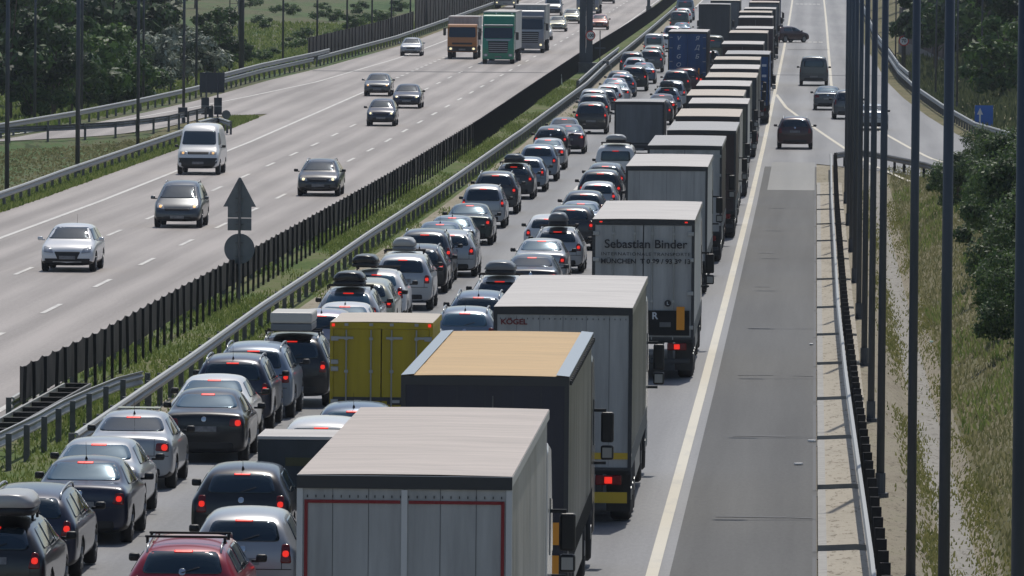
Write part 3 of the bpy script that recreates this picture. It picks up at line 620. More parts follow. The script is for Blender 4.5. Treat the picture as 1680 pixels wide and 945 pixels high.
make_kind('mpv', MPV, (-1.38, 1.42), .33, mir([(.68, 1.10), (.58, 1.56)]), mir([(.76, 1.12), (.62, 1.58)]), [(.72, .86), (.84, .86), (.80, 1.18), (.72, 1.16)], [(.46, .70), (.78, .76), (.76, .96), (.56, .86)], 1.72,
    side=[[(-2.0, 1.10), (-1.2, 1.08), (-1.22, 1.56), (-1.8, 1.52)], [(-1.1, 1.08), (-.1, 1.06), (-.12, 1.59), (-1.1, 1.58)], [(0, 1.06), (1.3, 1.06), (.62, 1.52), (-.02, 1.58)]], plate=.7, fplate=.42, grille=mir([(.46, .66), (.48, .74)]), intake=mir([(.5, .34), (.54, .44)]))
make_kind('van', VAN, (-1.5, 1.65), .34, mir([(.70, 1.35), (.68, 1.9)]), mir([(.78, 1.38), (.72, 1.98)]), [(.86, .95), (.94, .95), (.93, 1.3), (.86, 1.3)], [(.52, .93), (.84, .93), (.84, 1.07), (.54, 1.07)], 2.3,
    side=[[(.75, 1.35), (1.65, 1.35), (1.15, 1.9), (.75, 1.92)]], plate=.62, fplate=.55, grille=mir([(.48, .94), (.48, 1.06)]), intake=mir([(.86, .36), (.88, .78)]))
make_kind('small_van', SVAN, (-1.5, 1.6), .33, mir([(.66, 1.22), (.62, 1.65)]), mir([(.72, 1.22), (.66, 1.68)]), [(.84, .88), (.90, .88), (.89, 1.2), (.84, 1.2)], [(.5, .86), (.80, .86), (.80, 1.0), (.52, 1.0)], 1.92,
    side=[[(.7, 1.2), (1.6, 1.2), (1.15, 1.62), (.7, 1.65)], [(-.7, 1.2), (.6, 1.2), (.6, 1.65), (-.7, 1.65)], [(-2.2, 1.2), (-.8, 1.2), (-.8, 1.64), (-2.1, 1.62)]], plate=.6, fplate=.5, grille=mir([(.46, .84), (.46, .95)]), intake=mir([(.7, .36), (.72, .56)]))
GROUPS = {'q': 'cars queuing in the jam', 'o': 'cars driving on the far carriageway', 's': 'cars on the shoulder and slip road'}
def roofbox(k, parent, mat, kind='box', w_=.8, l_=1.9, h_=.33, dx=0, bottom=None):
    y0 = k['roof'][0][0]+.05; z = bv_z(k['bvh'], 0, y0+.5)+.10
    bars = MB()
    for yy in (y0+.45, y0+1.25): bars.box(-k['W']*.70, k['W']*.70, yy-.025, yy+.025, z-.035, z, b=.008); [bars.box(s*k['W']*.66-.02, s*k['W']*.66+.02, yy-.03, yy+.03, z-.12, z-.01) for s in (-1, 1)]
    if kind == 'bars': bars.build('roof_bars', M_POST, parent); return
    bars.build('roof_bars', M_POST, parent)
    def shell(z0, z1, taper0, taper1, m):
        vs = []; n = 20
        prof = [(0, .55), (.03, .85), (.12, .97), (.5, 1.0), (.82, .88), (.96, .55), (1, .3)]
        b = MB(); b.v = []
        for t, s in prof:
            y = y0-.15+l_*t
            sw = w_/2*(s if kind == 'pod' else (.9+.1*s)); sz = (z1-z0)*(.75+.25*s if kind == 'pod' else 1)
            q = [(-sw*taper0, z0), (-sw*(taper0*.45+taper1*.55), z0+sz*.55), (-sw*taper1*.86, z0+sz*.9), (-sw*taper1*.55, z0+sz), (0, z0+sz*1.04)]
            q = q+[(-x, zz) for x, zz in q[-2::-1]]
            b.v += [(dx+x, y, zz) for x, zz in q]
        k9 = 9
        for i in range(len(prof)-1):
            for j in range(k9-1): b.f.append((i*k9+j, i*k9+j+1, (i+1)*k9+j+1, (i+1)*k9+j)); b.m.append(0)
            b.f.append((i*k9, (i+1)*k9, (i+1)*k9+k9-1, i*k9+k9-1)); b.m.append(0)
        b.f += [tuple(range(k9)), tuple(range(6*k9, 7*k9))]; b.m += [0, 0]
        return b
    if kind == 'pod':
        lid = shell(z+h_*.38, z+h_, 1, .8, mat).build('roof_box', mat, parent, smooth=True)
        bt = MB(); bt = shell(z, z+h_*.38, .92, 1.0, mat); bt.build('roof_box_base', bottom or M_BLACK, lid, smooth=True)
    else:
        lid = MB().box(dx-w_/2, dx+w_/2, y0-.15, y0-.15+l_, z+h_*.42, z+h_, b=.05).build('roof_box', mat, parent)
        MB().box(dx-w_/2+.012, dx+w_/2-.012, y0-.13, y0-.17+l_, z+.01, z+h_*.42-.004, b=.03).build('roof_box_base', bottom or M_BLACK, lid)
CARS = []
MIRG = {}
def car(kind, col, X, Y, z, rz, label, grp='q', rails=False, box=None, ant=False, front=False, glass=None, scale=1.0, lit=True, detail=2, extra=None, name=None, cat=None, hl=None):
    k = KIND[kind]
    nm = name or {'estate': 'estate_car', 'hatchback': 'hatchback', 'supermini': 'small_hatchback', 'sedan': 'sedan', 'saloon': 'sedan', 'suv': 'suv', 'mpv': 'people_carrier', 'van': 'van', 'small_van': 'small_van'}[kind]
    root = empty(nm, (X, Y, z), rz); root.scale = (scale,)*3
    tag(root, label, cat or {'suv': 'SUV', 'mpv': 'people carrier', 'van': 'van', 'small_van': 'van'}.get(kind, 'car'), GROUPS[grp])
    b = link('body', k['body'], root); b.material_slots[0].link = 'OBJECT'; b.material_slots[0].material = P[col]
    last = None
    for pn, me, child, mat in k['parts']:
        if detail < 2 and pn in ('tailgate_gap', 'rear_wiper', 'badge', 'bumper_trim', 'grille', 'bumper_intake') and not front: continue
        if not front and pn in ('headlight_lamp',): continue
        if front and pn in ('brake_lamp', 'high_brake_light', 'badge'): continue
        if pn == 'badge' and scale != 1: continue
        if pn in ('brake_lamp', 'high_brake_light') and not lit: continue
        o = link(pn, me, last if child else root)
        if not child: last = o
        if mat in ('GLASS', 'MIRROR', 'HEAD'):
            o.material_slots[0].link = 'OBJECT'
            o.material_slots[0].material = {'GLASS': glass or M_GLASS, 'MIRROR': P[col] if front and col in ('pearl', 'grey', 'silver', 'champ') else M_BLACK, 'HEAD': (hl or M_HLIT)}[mat]
    for y in k['wheels']:
        for sx in (-1, 1):
            t = link('wheel', k['tyre'], root); t.location = (sx*(k['W']-.125), y, k['wr'])
            if detail: link('rim', k['rim'], t)
    if rails:
        for r_ in k['rail']: link('roof_rail', r_, root)
    if ant: link('antenna', k['antenna'], root)
    if box: roofbox(k, root, **box)
    if extra: extra(k, root)
    CARS.append((label[:28], kind, X-cc(Y), Y+k['rear']*scale*(1 if abs(rz) < 1.5 else -1), Y+k['front']*scale*(1 if abs(rz) < 1.5 else -1)))
    return root
# ------------------------------------------------------------------ trucks
def tarp(name, col, rough=.5, col2=None, bump=.25):
    return pbr(name, col, rough, 0, .4, noise=1.1, col2=col2 or tuple(c*.66 for c in col), stretch=(2.5, .35, .25), bump=bump)
T_GREYW = tarp('tarp_pale_grey', (.44, .44, .43)); T_WHITE = tarp('tarp_white', (.60, .60, .58), col2=(.5, .5, .48)); T_NAVY = tarp('tarp_navy', (.012, .016, .035), .35)
T_BROWN = tarp('tarp_brown', (.05, .03, .028)); T_BLUE = tarp('tarp_blue', (.008, .07, .22)); T_GREY = tarp('tarp_grey', (.17, .185, .20)); T_DGREY = tarp('tarp_dark_grey', (.05, .058, .065))
T_GALV = tarp('side_grey_sheen', (.20, .21, .21), .38); T_YELL = tarp('panel_yellow', (.45, .34, .012), .5, (.35, .26, .01)); T_CREAM = tarp('tarp_cream', (.5, .47, .42)); T_OLIVE = tarp('tarp_olive', (.10, .105, .08)); T_SIDEW = tarp('side_white', (.5, .49, .46), .5, (.34, .33, .30))
def roofm(name, c, c2): return pbr(name, c, .55, 0, .4, noise=.9, col2=c2, stretch=(.5, 4, 1), bump=.3, ramp=(.35, .66))
R_PINK = roofm('roof_dusty', (.53, .455, .40), (.40, .345, .30)); R_TAN = roofm('roof_tan', (.58, .375, .15), (.47, .30, .12)); R_WHITE = roofm('roof_white', (.60, .565, .525), (.45, .42, .39)); R_GREY = roofm('roof_grey', (.40, .39, .38), (.34, .335, .33))
R_CREAM = roofm('roof_cream', (.56, .48, .39), (.47, .41, .335)); R_EDGE = pbr('roof_edge_blue_grey', (.30, .36, .41), .5); M_FRAME = pbr('trailer_frame_dark', (.03, .032, .035), .5); M_FRAMEW = pbr('trailer_frame_white', (.55, .55, .54), .45)
M_REDS = pbr('red_stripe', (.22, .008, .012), .5); M_AMB = pbr('amber_reflector', (.75, .28, .01), .4); M_REDR = pbr('red_reflector', (.55, .03, .02), .4); M_YELR = pbr('yellow_panel', (.55, .36, .02), .5)
M_LETD = pbr('lettering_dark', (.015, .015, .02), .5); M_LETW = pbr('lettering_white', (.55, .57, .6), .5); M_LETR = pbr('lettering_red', (.16, .01, .012), .5); M_ALU = pbr('aluminium_bar', (.33, .34, .35), .35, .7)
def text(s, size, x, y, z, mat, parent, name='lettering', sx=1.0, bold=.0, shear=0, spacing=1.0, rot=None):
    cu = bpy.data.curves.new('t', 'FONT'); cu.body = s; cu.size = size; cu.align_x = 'CENTER'; cu.align_y = 'CENTER'; cu.extrude = .003; cu.offset = bold; cu.shear = shear; cu.space_character = spacing
    o = bpy.data.objects.new('t', cu); COL.objects.link(o); bpy.context.view_layer.update()
    me = bpy.data.meshes.new_from_object(o.evaluated_get(bpy.context.evaluated_depsgraph_get())); bpy.data.objects.remove(o)
    for v in me.vertices: v.co = Vector((v.co.x*sx, v.co.y, v.co.z))
    me.materials.clear(); me.materials.append(mat)
    t = link(name, me, parent); t.location = (x, y, z); t.rotation_euler = rot or (R(90), 0, 0); return t
def twheel(parent, x, y, r=.5, wd=.38, mat=None):
    me = TW.get((r, wd))
    if not me:
        a = MB(); n = 24; prof = [(r-.05, -wd/2), (r, -wd/2+.05), (r, wd/2-.05), (r-.05, wd/2), (r*.56, wd/2-.02), (r*.5, -wd/2+.02)]
        vs = [(x_, q*math.cos(2*math.pi*i/n), q*math.sin(2*math.pi*i/n)) for i in range(n) for q, x_ in prof]
        a.add(vs, [(i*6+j, i*6+(j+1) % 6, ((i+1) % n)*6+(j+1) % 6, ((i+1) % n)*6+j) for i in range(n) for j in range(6)])
        b = MB().tube((-wd/2+.06, 0, 0), (wd/2-.06, 0, 0), r*.55, n=20).tube((wd/2-.07, 0, 0), (wd/2+.0, 0, 0), .13, n=12).tube((-wd/2+.07, 0, 0), (-wd/2, 0, 0), .13, n=12)
        me = TW[(r, wd)] = (a.mesh('truck_tyre', M_RUB, True), b.mesh('truck_rim', M_RIM))
    w_ = link('wheel', me[0], parent); w_.location = (x, y, r); link('rim', me[1], w_)
TW = {}
def lamps(root, W, z=.82, panel=True, red=True):
    for s in (-1, 1):
        h = MB().box(s*(W/2-.42)-.24, s*(W/2-.42)+.24, -.06, .04, z-.09, z+.09, b=.02).build('tail_light', M_TAIL, root)
        MB().box(s*(W/2-.42)-.07, s*(W/2-.42)+.07, -.075, -.055, z-.06, z+.06, b=.008).build('brake_lamp', M_BRAKE if red else M_TAIL, h)
def cab(root, y0, col, H=3.6, W=2.48, mirror=True, deflector=True):
    """simple sleeper cab standing ahead of the box; y0 is its back wall"""
    q_ = 1 if H > 3 else H/3.5
    mb = MB(); prof = [(0, .95), (0, H-.1), (.25, H), (1.35, H-.12), (1.85, H-.75*q_), (2.15, 1.95*q_), (2.25, 1.1), (2.22, .45), (1.7, .42), (1.7, .95)]
    body = MB().prism([(y0+p, q) for p, q in prof], 'x', -W/2, W/2).build('cab', P[col], root)
    bv = body.modifiers.new('b', 'BEVEL'); bv.width = .06; bv.segments = 2; bv.limit_method = 'ANGLE'
    for s in (-1, 1):
        MB().prism([(y0+1.0, 2.0*q_), (y0+1.98, 2.0*q_), (y0+1.75, 2.72*q_), (y0+1.0, 2.78*q_)], 'x', s*W/2 if s > 0 else -W/2-.012, W/2+.012 if s > 0 else -W/2).build('side_window', M_GLASS, body)
        if mirror and H > 3:
            m = MB().box(s*(W/2+.22)-.11, s*(W/2+.22)+.11, y0+1.78, y0+1.93, 2.0, 2.52, b=.035).box(s*(W/2+.22)-.11, s*(W/2+.22)+.11, y0+1.78, y0+1.93, 1.70, 1.95, b=.035)
            m.box(min(s*(W/2-.02), s*(W/2+.2)), max(s*(W/2-.02), s*(W/2+.2)), y0+1.84, y0+1.89, 2.52, 2.57).box(min(s*(W/2-.02), s*(W/2+.2)), max(s*(W/2-.02), s*(W/2+.2)), y0+1.84, y0+1.89, 1.62, 1.67)
            mm = m.build('wing_mirror', M_BLACK, body)
            MB().box(s*(W/2+.22)-.08, s*(W/2+.22)+.08, y0+1.772, y0+1.779, 1.74, 1.91).build('mirror_glass', M_ALU, mm)
    for yy in (1.35, -2.4):
        for s in (-1, 1): twheel(root, s*(W/2-.2), y0+yy, .5, .34)
    MB().box(-.45, .45, y0-3.3, y0+1.2, .65, .95).build('tractor_chassis', M_FRAME, root)
def trailer(label, px, ytop, roof, side, rear, H=4.0, W=2.55, L=13.6, cabc='twhite', zf=1.12, style='plain', group='trucks queuing in the slow lane', roof_edge=None, name='semi_trailer_truck', far=False, frame=None, lit=True, yaw=0, left=False, cabH=3.6, gap=.7, ptr=None):
    X, Y = ptr or G(px, ytop, H)
    root = empty(name, (X, Y, zr(Y)), -math.atan(slope(Y))+yaw); tag(root, label, 'truck', group)
    fr = frame or M_FRAME
    hw = W/2
    # box shell: side curtains, rear, front as own parts
    for s in (-1, 1):
        sd_ = MB(); n = 0 if far else 26
        x = s*hw
        if n:
            vs = []; m_ = 52
            for i in range(m_+1):
                y = .06+(L-.12)*i/m_; d = random.uniform(-.012, .012)+.012*math.sin(i*math.pi/2)
                vs += [(x-s*(.035+d*.3), y, H-.12), (x-s*(.03-d), y, H*.6), (x-s*(.03-d), y, zf+.12)]
            sd_.add(vs, [(3*i+j, 3*i+j+1, 3*i+4+j, 3*i+3+j) for i in range(m_) for j in (0, 1)])
        else: sd_.box(min(x, x-s*.04), max(x, x-s*.04), .06, L-.06, zf+.1, H-.1)
        sd_.build('side_curtain', side, root)
        b = MB().box(min(x, x-s*.06), max(x, x-s*.06), 0, L, H-.13, H-.015).box(min(x, x-s*.06), max(x, x-s*.06), 0, L, zf-.06, zf+.13)
        if not far:
            for i in range(40):
                y = .3+(L-.6)*i/39; b.box(min(x+s*.012, x), max(x+s*.012, x), y-.02, y+.02, zf-.05, zf+.30)
        b.build('side_rail', fr if frame else M_ALU, root)
    MB().box(-hw+.03, hw-.03, L-.05, L, zf, H-.03).build('front_wall', M_FRAMEW if frame else T_GREY, root)
    MB().box(-hw+.05, hw-.05, .08, L-.05, zf-.12, zf).build('floor', M_FRAME, root)
    rf = MB(); n = 14; vs = []
    for i in range(n+1):
        y = 0.0+L*i/n
        for j in range(7):
            u = j/6*2-1; vs.append((u*(hw-.004), y, H+.014*(1-u*u)+(random.uniform(-.012, .012) if 0 < i < n and 0 < j < 6 else 0)))
    rf.add(vs, [(i*7+j, i*7+j+1, (i+1)*7+j+1, (i+1)*7+j) for i in range(n) for j in range(6)])
    rf.add([(-hw+.01, 0, H-.012), (hw-.01, 0, H-.012), (hw-.01, L, H-.012), (-hw+.01, L, H-.012)], [(0, 1, 2, 3)])
    r_ = rf.build('roof', roof, root, smooth=True)
    if roof_edge:
        for s in (-1, 1): 
            MB().add([(s*hw, 0, H+.006), (s*(hw-.20), 0, H+.024), (s*(hw-.20), L, H+.024), (s*hw, L, H+.006), (s*hw, 0, H-.03), (s*hw, L, H-.03)], [(0, 1, 2, 3), (0, 3, 5, 4)]).build('roof_edge', roof_edge, r_)
    # rear face
    z0 = zf-.05
    MB().box(-hw, hw, -.02, .06, H-.14, H-.004).box(-hw, -hw+.07, -.02, .06, z0, H-.14).box(hw-.07, hw, -.02, .06, z0, H-.14).box(-hw, hw, -.02, .06, z0-.13, z0).build('rear_frame', fr, root)
    doors = []
    if style == 'one': doors.append(MB().box(-hw+.07, hw-.07, .0, .05, z0, H-.14).build('rear_panel', rear, root))
    else:
        for s in (-1, 1): doors.append(MB().box(min(s*.012, s*(hw-.075)), max(s*.012, s*(hw-.075)), .0, .05, z0+.005, H-.145).build('rear_door', rear, root))
    if not far:
        if style != 'one':
            for x in (-.75, -.22, .22, .75):
                d = doors[0 if x < 0 else 1]
                q = MB().tube((x, -.03, z0-.06), (x, -.03, H-.16), .017, n=6)
                for z in (z0+.1, z0+.9, z0+1.9, H-.35): q.box(x-.04, x+.04, -.045, .0, z-.03, z+.03)
                q.build('locking_bar', M_ALU, d)
            for s in (-1, 1):
                for z in (z0+.25, z0+1.1, H-1.0, H-.35): MB().box(s*(hw-.10)-.08, s*(hw-.10)+.08, -.032, .0, z-.05, z+.05, b=.008).build('hinge', M_ALU, doors[0 if s < 0 else 1])
        else:
            q = MB()
            for i in range(1, 6): x = -hw+W*i/6; q.box(x-.0025, x+.0025, -.005, .0, z0+.02, H-.16)
            q.build('panel_seam', M_FRAME, doors[0])
    lamps(root, W, .84, red=lit)
    MB().box(-hw+.04, hw-.04, -.02, .06, .94, 1.02).box(-hw+.1, hw-.1, .0, .12, .42, .54, b=.02).box(-.75, -.62, .04, .4, .5, 1.0).box(.62, .75, .04, .4, .5, 1.0).build('rear_bumper', M_FRAME, root)
    MB().box(-.26, .26, -.035, -.02, .64, .75).build('number_plate', M_PLATE, root)
    MB().box(-.5, -.38, .1, L-1.6, .8, 1.05).box(.38, .5, .1, L-1.6, .8, 1.05).build('chassis', M_FRAME, root)
    ax = ([1.6, 2.9, 4.2] if L > 11 else [1.8]) 
    for y in ax:
        for s in (-1, 1): twheel(root, s*(hw-.22), y, .5, .38)
    if L > 11:
        for s in (-1, 1): MB().box(s*(hw-.06)-.012, s*(hw-.06)+.012, 5.3, L-4, .5, 1.02).build('side_guard', M_ALU, root)
    for s in (-1, 1): MB().box(s*(hw-.25)-.22, s*(hw-.25)+.22, .62, .64, .22, .92).build('mud_flap', M_BLACK, root)
    cab(root, L+gap, cabc, H=min(cabH, H-.15), W=W-.07)
    CARS.append((label[:28], 'truck', X-cc(Y), Y, Y+L+gap+2.3))
    return root, doors, z0
# --- the queue of trucks, nearest first
r, d, z0 = trailer('nearest truck, dusty roof and thin dark red border on its grey rear', 664, 780, R_PINK, T_SIDEW, T_GREYW, H=4.1, style='one', cabc='twhite', frame=M_FRAMEW)
MB().box(-1.275, 1.275, -.035, -.021, 3.94, 4.09).build('dark_header', M_FRAME, r)
st = MB()
for a, b in ((-1.16, -.05), (.05, 1.16)): st.box(a, b, -.018, -.001, 3.765, 3.803)
st.box(-1.185, -1.145, -.018, -.001, 1.2, 3.803).box(1.145, 1.185, -.018, -.001, 1.2, 3.803); st.build('red_border', M_REDS, d[0])
q = MB()
for i in range(24):
    x = -1.15+i*.1; q.box(x-.006, x+.006, -.012, 0, 3.83, 3.86)
q.build('strap_eyelet', M_FRAME, d[0]); MB().box(-.035, .035, -.03, -.001, 1.1, 3.93).build('centre_post', M_FRAMEW, d[0])
r, d, z0 = trailer('navy blue truck with a tan roof edged in pale blue, second from the bottom', 796, 617, R_TAN, T_GALV, T_NAVY, style='one', roof_edge=R_EDGE, cabc='navy', frame=M_FRAME)
MB().tube((.12, -.02, 1.3), (.12, -.02, 3.7), .012, n=5).build('tarp_rope', M_GALVD, d[0])
for z in (.95, 1.45): MB().box(.98, 1.14, -.04, -.022, z, z+.34).build('reflector_board', M_AMB, r); MB().box(.94, .979, -.04, -.022, z, z+.34).build('reflector_edge', M_REDR, r)
q = MB()
for i in range(26): y = .3+i*.52; q.box(1.27, 1.31, y-.05, y+.05, 3.86, 3.93)
q.build('strap_buckle', M_FRAME, r)
r, d, z0 = trailer('white and grey truck lettered KÖGEL in dark red on its rear', 924, 504, R_WHITE, T_GALV, T_GREYW, style='one', cabc='silver', frame=None)
text('KÖGEL', .135, -.90, -.008, 3.72, M_LETR, d[0], sx=1.12, bold=.004)
MB().box(-1.22, 1.22, -.012, -.001, 1.22, 1.34).build('yellow_stripe', M_YELR, d[0]); MB().box(-1.2, 1.2, -.05, -.03, .42, .62).build('yellow_bumper_board', M_YELR, r)
q = MB()
for i in range(24): x = -1.15+i*.1; q.box(x-.006, x+.006, -.012, 0, 3.77, 3.80)
q.build('strap_eyelet', M_FRAME, d[0])
r, d, z0 = trailer('white box truck with dark lettering Sebastian Binder across its rear doors', 1056, 360, R_WHITE, T_WHITE, T_GREYW, cabc='darkgrey', frame=None)
text('Sebastian Binder', .30, .06, -.058, 3.38, M_LETD, d[0], sx=1.03, bold=.004)
text('INTERNATIONALE TRANSPORTE', .115, .06, -.058, 3.135, M_LETD, d[0], sx=1.2, spacing=1.12)
text('MÜNCHEN  T 0 89 / 93 38 13', .165, .06, -.058, 2.955, M_LETD, d[0], sx=1.08, bold=.004)
MB().tube((.62, -.056, 1.92), (.62, -.046, 1.92), .085, n=20).build('round_badge', M_LETD, d[1]); text('L', .1, .62, -.062, 1.92, M_LETW, d[1], bold=.003)
MB().box(-1.16, 1.16, -.058, -.05, 1.12, 1.74).build('dark_lower_panel', M_UNDER, d[1]); text('R', .24, .30, -.066, 1.6, M_LETW, d[1], bold=.006)
MB().box(.84, 1.04, -.08, -.06, 1.26, 1.84).build('orange_board', M_AMB, r); MB().box(.42, .7, -.08, -.06, 1.33, 1.45).build('label_board', M_GALVD, r)
for s in (-1, 1): MB().box(s*1.06-.035, s*1.06+.035, -.035, -.02, 3.92, 3.95).build('marker_lamp', M_BRAKE, r)
trailer('grey truck with a pale roof, directly ahead of the lettered white box truck', 1094, 273, R_WHITE, T_WHITE, T_GREYW, style='one', cabc='black')
r, d, z0 = trailer('white hinged-door box truck, sixth of the truck queue, brake light lit', 1123.5, 239, R_GREY, T_BROWN, T_GREYW, cabc='darkred')
trailer('dark brown truck with a grey roof, ahead of the white hinged-door truck', 1151, 214, R_GREY, T_BROWN, T_BROWN, style='one', cabc='darkgrey')
far = [(1161, 191, R_CREAM, T_CREAM, T_BROWN, 13.6, 'truck with a warm cream roof directly ahead of the dark brown truck'),
 (1178, 170, R_WHITE, T_WHITE, T_OLIVE, 11.5, 'truck with a white roof, ninth in the queue'),
 (1173, 157, R_CREAM, T_DGREY, T_DGREY, 13.6, 'truck with a wide beige roof, directly ahead of the ninth truck'),
 (1186, 141, R_WHITE, T_NAVY, T_NAVY, 13.6, 'navy truck with a bright white roof, roughly midway up the queue'),
 (1199, 127, R_CREAM, T_NAVY, T_DGREY, 13.6, 'truck with a beige roof just ahead of the white roofed navy truck'),
 (1205, 113, R_WHITE, T_NAVY, T_DGREY, 13.6, 'truck with a pinkish white roof left of the blue sided truck'),
 (1209, 98, R_CREAM, T_NAVY, T_DGREY, 11.0, 'truck with a pale cream roof close behind the blue trailer'),
 (1226, 89, R_GREY, T_BLUE, T_BLUE, 13.6, 'blue sided truck with white marks, jutting out to the right of the queue'),
 (1218, 72.5, R_WHITE, T_BROWN, T_BROWN, 13.6, 'dark truck with a short white roof ahead of the blue sided truck'),
 (1227.5, 54, R_CREAM, T_BROWN, T_DGREY, 13.6, 'dark grey door truck with a beige roof level with the turning red car'),
 (1237.5, 47, R_WHITE, T_DGREY, T_DGREY, 13.6, 'truck with a thin white roof just above the dark grey door truck'),
 (1239.5, 29, R_WHITE, T_BROWN, T_BROWN, 13.6, 'dark brown rear truck with a white roof near the top of the queue'),
 (1239, 20.5, R_CREAM, T_DGREY, T_DGREY, 13.6, 'truck with a cream roof, fourth from the top of the queue'),
 (1246.5, 14.5, R_WHITE, T_DGREY, T_DGREY, 13.6, 'truck with a small white roof, third from the top of the queue'),
 (1253.5, 4, R_CREAM, T_GREY, T_GREY, 13.6, 'grey truck with a cream roof, second from the top of the queue'),
 (1257, -4, R_WHITE, T_BLUE, T_DGREY, 13.6, 'topmost truck of the slow lane, cut by the top edge')]
for i, (x, y, rf, sd_, re, L, lb) in enumerate(far):
    r, d, z0 = trailer(lb, x, y, rf, sd_, re, L=L, far=True, style='two' if i % 3 else 'one', cabc=('twhite', 'navy', 'darkgrey', 'blue', 'red')[i % 5])
    if y == 89:
        for z in (3.3, 2.5, 1.7): MB().box(1.275, 1.285, .6, 1.6, z, z+.2).build('white_mark', M_LETW, r); 
        for z in (3.3, 2.7, 2.1): MB().box(.85, 1.1, -.01, -.001, z, z+.14).build('white_mark', M_LETW, d[0])
r, d, z0 = trailer('blue truck trailer with white slanted letters VEGO in the middle lane', 1128.5, 52, R_WHITE, T_NAVY, T_BLUE, W=2.6, cabc='navy', frame=None, group='trucks queuing in the middle lane', far=True, cabH=3.4)
for s in 'VEGO': text(s, .40, -.62, -.01, {'V': 3.55, 'E': 2.95, 'G': 2.35, 'O': 1.8}[s], M_LETW, d[0], shear=.25, bold=.004)
for s, z in (('Я', 3.55), ('Д', 2.95), ('Б', 2.35)): text(s, .40, .62, -.01, z, M_LETW, d[1], shear=.25, bold=.004)
for s in (-1, 1):
    for z in (3.6, 2.9, 2.0, 1.3): MB().box(s*1.1-.1, s*1.1+.1, -.02, -.001, z, z+.04).build('hinge', M_ALU, d[0 if s < 0 else 1])
MB().box(.70, .80, -.05, -.03, 1.05, 1.6).build('reflector_board', M_AMB, r)
trailer('plain slate grey box truck in the middle lane beside the pale cream roofs', 1049, 167, R_GREY, T_DGREY, T_GREY, H=3.0, W=2.4, L=6.2, zf=.95, far=True, style='one', cabc='grey', cabH=2.4, name='box_truck', group='trucks queuing in the middle lane', gap=.3, lit=False)
trailer('tall dark grey box truck in the middle lane beyond the blue lettered trailer', 1172, 7, R_GREY, T_OLIVE, T_DGREY, H=4.0, W=2.6, L=9, far=True, style='one', cabc='darkgrey', name='box_truck', group='trucks queuing in the middle lane')
trailer('topmost truck of the middle lane with a cream roof cut by the frame', 1190, 1, R_CREAM, T_DGREY, T_GREY, L=13.6, far=True, style='one', cabc='blue', group='trucks queuing in the middle lane')
r, d, z0 = trailer('yellow box truck with grey hinges and a pale roof in the middle lane', 626, 529, R_CREAM, T_YELL, T_YELL, H=2.62, W=2.2, L=4.2, zf=.72, style='two', frame=T_YELL, cabc='white', cabH=2.3, name='box_truck', group='trucks queuing in the middle lane', gap=.25)
for s in (-1, 1): MB().box(s*1.03-.03, s*1.03+.03, -.045, -.02, 2.53, 2.59).build('marker_lamp', M_BRAKE, r)
for x in (-.5, .32): 
    b = MB().box(x-.19, x+.19, -.035, -.001, .86, 1.0, b=.01).build('lock_box', M_FRAME, d[0 if x < 0 else 1]); MB().box(x-.08, x+.08, -.045, -.036, .9, .96).build('lock_handle', M_ALU, b)
MB().box(-1.03, -.6, -.04, -.001, 2.26, 2.31).box(.1, .45, -.04, -.001, 2.26, 2.31).box(.72, 1.03, -.04, -.001, 2.26, 2.31).build('hinge_strap', M_ALU, r)
# low grey cargo trailer behind the white roofed estate
X, Y = G(496, 716, 1.78); root = empty('cargo_trailer', (X, Y, zr(Y)), -math.atan(slope(Y))); tag(root, 'low dark grey cargo trailer with a pale lid, towed behind the white roofed car', 'trailer')
MB().box(-.8, .8, 0, 2.1, .45, 1.72, b=.02).build('box', T_DGREY, root); MB().box(-.81, .81, -.01, 2.11, 1.72, 1.78, b=.01).build('lid', R_WHITE, root)
MB().box(-.3, .3, -.012, -.001, 1.25, 1.4).build('worn_sticker', tarp('sticker_olive', (.09, .085, .035)), root)
for s in (-1, 1): twheel(root, s*.86, 1.0, .3, .18); MB().box(s*.62-.1, s*.62+.1, -.03, 0, .5, .6).build('tail_light', M_TAIL, root)
MB().box(-.04, .04, 2.1, 3.0, .45, .53).build('draw_bar', M_FRAME, root)
# ------------------------------------------------------------------ the queue of cars
def q(cx, yt, kind, col, label, grp='q', Y=None, dz=0, **kw):
    k = KIND[kind]; s = kw.get('scale', 1.0)
    X, Yr = G(cx, yt, k['rr']*s)
    if Y: X = X*Y/Yr; Yr = Y
    a = math.atan(slope(Yr)); oy = Yr-k['ryr']*s; ox = X-k['ryr']*s*math.sin(a)
    if Yr > 420: kw.setdefault('detail', 1)
    return car(kind, col, ox, oy, zr(oy), -a+kw.pop('yaw', 0), label, grp, **kw)
BOXD = dict(mat=pbr('box_black', (.015, .015, .017), .25)); 
BG = pbr('box_grey', (.16, .17, .18), .3); BS = pbr('box_silver', (.42, .42, .41), .3); BP = pbr('box_pale', (.52, .50, .45), .45)
GB = M_GLASSB
q(-12, 861, 'estate', 'black', 'black estate car with a pale rounded roof box at the bottom left corner', box=dict(mat=BS, kind='pod', dx=.25, w_=.85, bottom=M_BLACK))
q(44, 812, 'estate', 'navy', 'dark blue estate with silver rails, just ahead of the car with the pale roof box', rails=True)
q(141, 755, 'saloon', 'navy', 'dark blue sedan with the sun glaring in its rear window', ant=True, glass=GB)
q(163, 726, 'sedan', 'silver', 'silver white sedan just ahead of the dark blue sedan with the glare', glass=GB)
q(220, 681, 'sedan', 'silver', 'silver sedan with a black sunroof and square tail lights near the guard rail end', ant=True, extra=lambda k, r: MB().box(-.42, .42, .0, .5, 1.468, 1.478).build('sunroof', M_GLASS, r))
q(342, 644, 'sedan', 'black', 'black sedan with round twin tail lamps and a maker badge on the boot', glass=GB)
